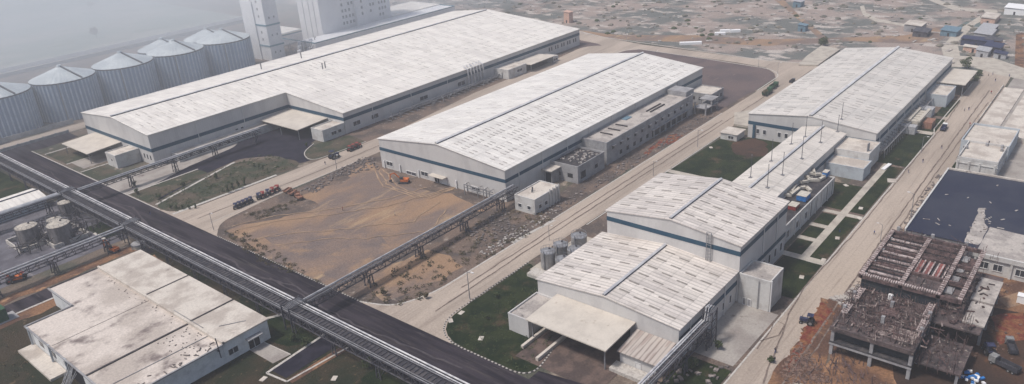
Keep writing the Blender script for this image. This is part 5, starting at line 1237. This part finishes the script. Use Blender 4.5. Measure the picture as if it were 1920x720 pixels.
scatter('rubble', px((870, 430), (950, 395), (970, 430), (900, 470)), 160, stone(.3, 1.1), 'debris_dark')
scatter('rubble', rect(196, 151.5, 330, 157), 300, stone(.3, 1.1), 'debris_dark')
scatter('rubble', rect(160, 152, 200, 156), 140, stone(.3, .9), 'debris')
scatter('grass_tufts', fillet([(118.5, 136), (118.5, 103), (131, 105), (143, 109), (144, 119), (158, 128)], [12, 12, 0, 0, 0, 2]), 260, tuft(.3, .8, 14), 'leaf')
scatter('grass_tufts', rect(120, 282, 178, 309), 260, tuft(.4, 1.1, 14), 'leaf')
scatter('grass_tufts', rect(10, 140, 47, 235), 220, tuft(.4, 1.0, 14), 'leaf_dry')
scatter('grass_tufts', rect(62, 100, 96, 137), 120, tuft(.4, .9, 14), 'leaf')
scatter('rubble', rect(120, 62, 150, 73), 60, stone(.3, 1.2), 'debris_dark')
scatter('rubble', [(120, 42), (165, 43), (165, 20), (130, -20), (110, 0)], 700, stone(.2, .8), 'brick_bits')
scatter('rubble', px((1500, 640), (1540, 690), (1560, 720), (1480, 720), (1460, 700)), 500, stone(.2, .8), 'brick_bits')
scatter('rubble', px((1580, 555), (1610, 535), (1620, 560), (1590, 580), (1555, 560)), 180, stone(.3, 1.3), 'debris')
scatter('rubble', rect(232, 45.2, 300, 49), 200, stone(.3, 1.1), 'debris_dark')
scatter('rubble', rect(186, -20, 228, 20), 260, stone(.2, .8), 'brick_bits')
scatter('earth_clods', px((1550, 565), (1565, 590), (1535, 625), (1505, 665), (1478, 700), (1462, 690), (1490, 650), (1512, 610), (1532, 580)), 160, lambda m, x, y: m.blob((x, y, .02), random.uniform(.2, .6), 6, .35), 'soil_red')
scatter('timber_scraps', px((1480, 680), (1600, 650), (1640, 720), (1470, 720)), 80, lambda m, x, y: m.rbox((x, y, .2 + random.random() * .2), (random.uniform(1.5, 4), .14, .1), random.gauss(.4, .25)), 'timber')
FAR = [(452, 330), (450, 262), (440, 166), (475, 150), (460, 75), (700, -60), (1300, 200), (1200, 900), (600, 700), (470, 640)]
def far_tuft(m, x, y): m.blob((x, y, .2), random.choice((.8, 1.1, 1.5, 2.4)), 5, .6)
scatter('scrub_bushes', FAR, 2200, far_tuft, 'scrub_leaf')
scatter('scrub_bushes', FAR, 420, far_tuft, 'leaf')
def far_stone(m, x, y): m.rbox((x, y, .3), (random.uniform(.8, 3), random.uniform(1, 6), random.uniform(.2, .7)), random.gauss(.6, .5))
scatter('scrub_debris', FAR, 2600, far_stone, 'debris')

for (x, y, l) in ((395, 735, 'ghostly tree standing in the misty field, upper left'), (330, 870, 'fainter farther tree in the misty field at the top edge')):
    q = Pq = None
    u_, v_ = ((182, 72), (172, 18))[0 if y == 735 else 1]; tree(u_, v_, 10, 10, l, n=260, size=.8, trunk=.3, leaf='scrub_leaf')
# ------------------------------------------------------------------ vehicles
def wheel(t, x, y, r, w, ax='y'):
    o = obj('wheel', MB().cone((x, y - w / 2, r), (x, y + w / 2, r), r, r, 14), 'rubber', t)
    obj('rim', MB().cone((x, y - w / 2 - .02, r), (x, y + w / 2 + .02, r), r * .5, r * .5, 10), 'p_grey', o)
def tractor_proto(body, name='tractor'):
    t = thing(name, 'x', 'tractor', (0, 0, 0))
    obj('body', MB().box(-.2, -.4, .8, 1.7, .4, 1.5).box(-1.2, -.5, .8, -.2, .5, 1.2), body, t)
    obj('canopy', MB().box(-1.3, -.75, 2.5, .1, .75, 2.6), body, t)
    m = MB()
    for x in (-1.2, 0):
        for y in (-.65, .65): m.bar((x, y, 1.1), (x, y, 2.5), .08)
    obj('canopy_frame', m, 'p_dark', t); obj('seat', MB().box(-.9, -.25, 1.2, -.4, .25, 1.35).box(-1.0, -.25, 1.3, -.9, .25, 1.8), 'p_dark', t)
    obj('exhaust', MB().cone((1.1, .2, 1.5), (1.1, .2, 2.3), .06, .06, 6), 'p_dark', t)
    for y in (-.75, .75): wheel(t, -.8, y, .75, .4)
    for y in (-.65, .65): wheel(t, 1.3, y, .42, .28)
    return t
def trailer_proto(c='p_grey'):
    t = thing('trailer', 'x', 'trailer', (0, 0, 0))
    obj('bed', MB().box(-1.8, -1, .9, 1.8, 1, 1.05), c, t)
    m = MB().box(-1.8, -1.05, 1.05, 1.8, -.97, 1.6).box(-1.8, .97, 1.05, 1.8, 1.05, 1.6).box(-1.85, -1, 1.05, -1.77, 1, 1.6).box(1.77, -1, 1.05, 1.85, 1, 1.6)
    obj('side_board', m, c, t); obj('drawbar', MB().bar((1.8, 0, .8), (3, 0, .6), .12), 'p_dark', t)
    for y in (-1, 1): wheel(t, -.4, y, .5, .3)
    return t
def truck_proto(cabc, bedc):
    t = thing('truck', 'x', 'truck', (0, 0, 0))
    cb = obj('cab', MB().box(2.2, -1.2, .9, 4.2, 1.2, 2.9), cabc, t); obj('windscreen', MB().box(4.2, -1.05, 1.9, 4.23, 1.05, 2.7), 'window', cb)
    obj('chassis', MB().box(-4, -.5, .7, 4.1, .5, .95), 'p_dark', t)
    obj('cargo_bed', MB().box(-4.2, -1.25, 1.0, 2.0, 1.25, 1.2).box(-4.2, -1.25, 1.2, 2.0, -1.15, 2.4).box(-4.2, 1.15, 1.2, 2.0, 1.25, 2.4).box(-4.25, -1.2, 1.2, -4.15, 1.2, 2.4).box(1.9, -1.2, 1.2, 2.0, 1.2, 2.6), bedc, t)
    for x in (-3, -1.8, 3.2):
        for y in (-1.1, 1.1): wheel(t, x, y, .52, .35)
    return t
def excavator_proto(c):
    t = thing('excavator', 'x', 'excavator', (0, 0, 0))
    for y in (-1.1, 1.1): obj('track', MB().box(-1.8, y - .3, 0.05, 1.8, y + .3, .8).cone((-1.8, y - .3, .42), (-1.8, y + .3, .42), .38, .38, 10).cone((1.8, y - .3, .42), (1.8, y + .3, .42), .38, .38, 10), 'p_dark', t)
    obj('house', MB().box(-2.0, -1.2, .95, 1.2, 1.2, 2.0), c, t); obj('cab', MB().box(.0, .3, 2.0, 1.4, 1.2, 3.0), 'window', t)
    obj('boom', MB().bar((1.0, 0, 1.6), (3.8, 0, 4.4), .4).bar((3.8, 0, 4.4), (5.6, 0, 3.8), .38), c, t)
    obj('stick', MB().bar((5.5, 0, 4.0), (5.9, 0, 1.4), .3), c, t); obj('bucket', MB().box(5.3, -.5, .6, 6.2, .5, 1.4), 'p_dark', t)
    return t
def place(proto, used, p, rz, label, grp=None, s=None, z=0):
    if proto.name not in used:
        used.add(proto.name); o = proto; o.location = (p.x, p.y, z); o.rotation_euler = (0, 0, rz); o['label'] = label
        if grp: o['group'] = grp
        if s: o.scale = (s,) * 3
        return o
    o = dup(proto, (p.x, p.y, z), rz, label, grp, s)
    return o
used = set()
tn, tr = tractor_proto('p_navy'), tractor_proto('p_red')
g1 = [(443, 391), (450, 388), (457, 385), (464, 382), (471, 379)]
for i, (u, v) in enumerate(g1): place(tn, used, G(u, v), math.radians(60 + random.uniform(-8, 8)), ordn[i] + ' dark tractor from the left, parked line at the dirt lot corner', 'dark tractors parked in line')
g2 = [(486, 373), (494, 370), (503, 366), (512, 362), (521, 358)]
for i, (u, v) in enumerate(g2): place((tr if i in (1, 3, 4, 6) else tn), used, G(u, v), math.radians(60 + random.uniform(-14, 14)), ordn[i] + ' from the left in the second parked line, ' + ('red' if i in (1, 3, 4, 6) else 'dark') + ' tractor', 'tractors of the second parked line', 1.1)
tl_ = trailer_proto('tin_rust')
for i, (u, v) in enumerate(((540, 361), (549, 365), (558, 369), (562, 374))): place(tl_, used, G(u, v), random.random() * 3, ordn[i] + ' rusty trailer from the left, past the parked tractors', 'rusty trailers')
for u, v, l in ((627, 297, 'dark tractor on the middle road with a man behind'), ):
    place(tn, used, G(u, v), 0, l, None, 1.5)
for i, (u, v) in enumerate(((658, 283), (665, 280), (672, 277))): place(tr, used, G(u, v), math.radians(10), ordn[i] + ' reddish tractor from the left, parked on the middle road by the strip', 'reddish tractors on the middle road', 1.1)
ex = excavator_proto('p_orange'); place(ex, used, G(758, 343), math.radians(120), 'orange excavator with raised yellow boom before the middle warehouse', None, 1.0)
place(ex, used, G(215, 472), math.radians(100), 'red orange excavator with folded boom next to the long rack and old workshop', None, .9)
gt = truck_proto('p_green', 'p_green'); place(gt, used, Vector((368, 143, 0)), 0, 'dark green truck with loaded bed on the near road beside the right warehouse', None, 1.0)
m = MB()
for i in range(30): m.blob((366 + random.uniform(-3.5, 1.5), 143 + random.uniform(-.9, .9), 2.2 + random.random() * .5), .5, 5)
single('truck_load', m, 'leaf_dry', 'heaped greenish load filling the bed of the dark green truck', 'cargo', None, (366, 143, 2.2))
place(gt, used, Vector((380, 144.5, 0)), 0, 'second green truck right ahead of the loaded one', None, .9)
g3 = truck_proto('p_grey', 'p_dark'); place(g3, used, G(1485, 154), 0, 'small dark pickup truck alone on the near road end', None, .6)
bt = truck_proto('p_white', 'p_navy'); place(bt, used, G(1769, 243), math.radians(3), 'navy truck with white cab on the right road', None, .75)
place(tn, used, G(1513, 607), math.radians(100), 'dark tractor on the right road beside the construction site', None, 1.15)
place(g3, used, G(1882, 690), math.radians(70), 'dark truck parked on dark soil in the bottom right corner', None, .8); place(g3, used, G(1895, 655), math.radians(20), 'dark truck behind the one in the bottom right corner', None, .7)
place(tn, used, G(1852, 662), .5, 'small dark cart left of the trucks in the bottom right corner', None, 1.2)
p = G(1916, 567); single('white_bin', MB().box(p.x - 1, p.y - 1.2, 0, p.x + 1, p.y + 1.2, 2.2).box(p.x - 1.1, p.y - 1.3, 2.2, p.x + 1.1, p.y + 1.3, 2.35), 'white_thing', 'white box on the sandy track at the right edge', 'box', None, (p.x, p.y, 0))
for k in range(26):
    q = G(1824, 712); q = (q.x + random.gauss(0, 1.1), q.y + random.gauss(0, 1.1), 0); wh = k % 5 > 2
    single('sack', MB().rbox((q[0], q[1], .25 + random.random() * .4), (.95, .6, .42), random.random() * 3, .2), 'white_thing' if wh else 'p_blue',
           ('white' if wh else 'blue') + ' plastic sack in the heap on the soil, bottom right corner', 'sack', 'heaped sacks', q)
oc = [(22, 530), (32, 527), (42, 523)]
for i, (u, v) in enumerate(oc): place(tr if i != 1 else ex, used, G(u, v), random.random() * 3, ['red tractor', 'orange excavator', 'right-hand red tractor'][i] + ' in the orange machine cluster at the left edge', 'machines at the left edge', 1.0)
t = thing('green_container', 'dark green container at the left edge above the brown lawn', 'container', (*G(4, 600)[:2], 0)); p = G(4, 600)
obj('body', MB().box(p.x - 4, p.y - 2, 0.2, p.x + 1.5, p.y + 2, 4.2), 'p_green', t); obj('plinth', MB().box(p.x - 5, p.y - 3, 0, p.x + 4, p.y + 3, .2), 'grey_conc', t)
# ------------------------------------------------------------------ people
def person_mesh(walk):
    V = [(0, 0, .95), (0, 0, 1.2), (0, 0, 1.42), (0, 0, 1.52), (.01, 0, 1.64), (.02, 0, 1.76),
         (walk * .05, .1, .92), (walk * .18, .11, .5), (walk * .2, .11, .08), (walk * .2 + .14, .12, .04),
         (-walk * .05, -.1, .92), (-walk * .06, -.11, .5), (-walk * .25, -.11, .09), (-walk * .25 + .13, -.12, .05),
         (0, .19, 1.4), (-walk * .12, .24, 1.12), (-walk * .06 + .05, .25, .86), (-walk * .04 + .08, .25, .78),
         (0, -.19, 1.4), (walk * .12, -.24, 1.12), (walk * .2 + .05, -.25, .88), (walk * .24 + .07, -.25, .8)]
    E = [(0, 1), (1, 2), (2, 3), (3, 4), (4, 5), (0, 6), (6, 7), (7, 8), (8, 9), (0, 10), (10, 11), (11, 12), (12, 13), (2, 14), (14, 15), (15, 16), (16, 17), (2, 18), (18, 19), (19, 20), (20, 21)]
    Rr = [.14, .14, .15, .06, .1, .08, .09, .06, .05, .04, .09, .06, .05, .04, .07, .05, .035, .04, .07, .05, .035, .04]
    me = bpy.data.meshes.new('person_body'); me.from_pydata(V, E, []); o = bpy.data.objects.new('tmp_person', me); col.objects.link(o)
    md = o.modifiers.new('s', 'SKIN')
    if not me.skin_vertices: pass
    for i, r in enumerate(Rr): me.skin_vertices[0].data[i].radius = (r, r * 1.15)
    me.skin_vertices[0].data[0].use_root = True
    o.modifiers.new('d', 'SUBSURF').levels = 1; o.modifiers['d'].render_levels = 1
    dg = bpy.context.evaluated_depsgraph_get(); out = bpy.data.meshes.new_from_object(o.evaluated_get(dg)); bpy.data.objects.remove(o)
    return out
pm = [person_mesh(1.0), person_mesh(.25)]
shirts = ['cloth_dark', 'cloth_red', 'cloth_pale', 'cloth_blue']
pmv = {}
def person(u, v, kind, shirt, rz, label):
    key = (kind, shirt)
    if key not in pmv:
        me = pm[kind].copy(); me.materials.clear()
        for k in (shirt, 'cloth_dark' if shirt != 'cloth_dark' else 'cloth_blue', 'skin', 'hair'): me.materials.append(MATS[k])
        for p in me.polygons:
            c = p.center
            p.material_index = 1 if c.z < .95 and abs(c.y) < .22 else (2 if (c.z > 1.5 or (c.z < .92 and abs(c.y) >= .2)) else 0)
            if c.z > 1.7 or (c.z > 1.6 and c.x < -.02): p.material_index = 3
        pmv[key] = me
    p = G(u, v); o = bpy.data.objects.new('person', pmv[key]); col.objects.link(o); o.location = (p.x, p.y, .04); o.rotation_euler = (0, 0, rz)
    tag(o, label, 'person', 'people about the site')
for i, (u, v, k, s, l) in enumerate(((610, 309, 0, 0, 'person in dark clothes walking on the middle road by the parked tractor'), (282, 402, 0, 0, 'person in dark clothes walking on the black road'),
    (1730, 305, 0, 0, 'person in dark clothes on the left half of the right road, beside the garden strip'), (1703, 325, 1, 0, 'person in dark clothes at the kerb of the right road below the white panel'), (1765, 279, 0, 0, 'person in dark clothes walking mid-road below the navy truck'),
    (1808, 209, 1, 2, 'left one of two people talking, in pale shirt, above the navy truck'), (1816, 207, 1, 0, 'right one of two people talking, in dark clothes, above the navy truck'), (1858, 176, 0, 1, 'person in red shirt on the road beside the first concrete pad'),
    (1853, 143, 1, 2, 'person in pale shirt, left of a pair at the far end of the right road'), (1861, 141, 1, 0, 'person in dark clothes, right of a pair at the far end of the right road'), (1866, 153, 1, 0, 'person in dark clothes just below the pair at the far road end'),
    (1892, 145, 0, 3, 'person in blue shirt farthest right at the road junction'), (1818, 236, 0, 1, 'person in red shirt beside the wall of the pale blue building'), (1453, 662, 0, 0, 'upper of two people at the bottom of the right road'), (1452, 679, 1, 0, 'lower of two people at the bottom of the right road'),
    (1574, 436, 0, 0, 'person standing on the garden path'), (1639, 440, 0, 3, 'person in blue walking on the right road beside the gardens'), (643, 395, 1, 1, 'person in red in the middle of the dirt lot'), (741, 405, 1, 2, 'person in pale shirt standing in the dirt lot nearer the warehouse'))):
    person(u, v, k, shirts[s], random.random() * 6, l)

# ------------------------------------------------------------------ haze, light, world
hz = MB().box(-7500, -7500, -1, 9500, 9500, 126); o = obj('haze', hz, 'wall'); o['kind'] = 'stuff'
hm = bpy.data.materials.new('haze_air'); hm.use_nodes = True; nt = hm.node_tree; nt.nodes.clear()
vo = nt.nodes.new('ShaderNodeVolumePrincipled'); vo.inputs['Color'].default_value = (0.90, 0.93, 0.985, 1); vo.inputs['Density'].default_value = HAZE = 0.00036; vo.inputs['Anisotropy'].default_value = 0.0
out = nt.nodes.new('ShaderNodeOutputMaterial'); nt.links.new(vo.outputs[0], out.inputs['Volume']); o.data.materials.clear(); o.data.materials.append(hm)

mb_ = MB().box(-1500, 414, -.5, 2400, 5000, 62); o = obj('mist', mb_, 'wall'); o['kind'] = 'stuff'
mm = bpy.data.materials.new('mist_air'); mm.use_nodes = True; nt = mm.node_tree; nt.nodes.clear()
vo = nt.nodes.new('ShaderNodeVolumePrincipled'); vo.inputs['Color'].default_value = (0.90, 0.95, 1.0, 1); vo.inputs['Density'].default_value = 0.0036
out = nt.nodes.new('ShaderNodeOutputMaterial'); nt.links.new(vo.outputs[0], out.inputs['Volume']); o.data.materials.clear(); o.data.materials.append(mm)
el = math.radians(60); sd = Vector((-.75, .45, 0)).normalized() * math.cos(el) + Vector((0, 0, math.sin(el)))
w = bpy.data.worlds.new('World'); sc.world = w; w.use_nodes = True; nt = w.node_tree
sky = nt.nodes.new('ShaderNodeTexSky'); sky.sky_type = 'NISHITA'; sky.sun_disc = False; sky.sun_elevation = el; sky.sun_rotation = math.atan2(sd.x, sd.y)
sky.dust_density = 3.0; sky.air_density = 1.0; sky.ozone_density = 1.0
nt.links.new(sky.outputs[0], nt.nodes['Background'].inputs[0]); nt.nodes['Background'].inputs[1].default_value = 0.088
sl_ = bpy.data.lights.new('sun', 'SUN'); sl_.energy = 2.5; sl_.angle = math.radians(9); sl_.color = (1, .945, .89)
so = bpy.data.objects.new('sun', sl_); col.objects.link(so); so.rotation_euler = sd.to_track_quat('Z', 'Y').to_euler()

sc.view_settings.view_transform = 'Standard'; sc.view_settings.look = 'None'; sc.view_settings.exposure = 0.31; sc.view_settings.gamma = 1
sc.render.engine = 'CYCLES'; cy = sc.cycles
cy.max_bounces = 6; cy.diffuse_bounces = 3; cy.glossy_bounces = 2; cy.volume_bounces = 1; cy.transmission_bounces = 2
cy.use_denoising = True
try: cy.denoiser = 'OPENIMAGEDENOISE'
except Exception: pass
cy.caustics_reflective = False; cy.caustics_refractive = False
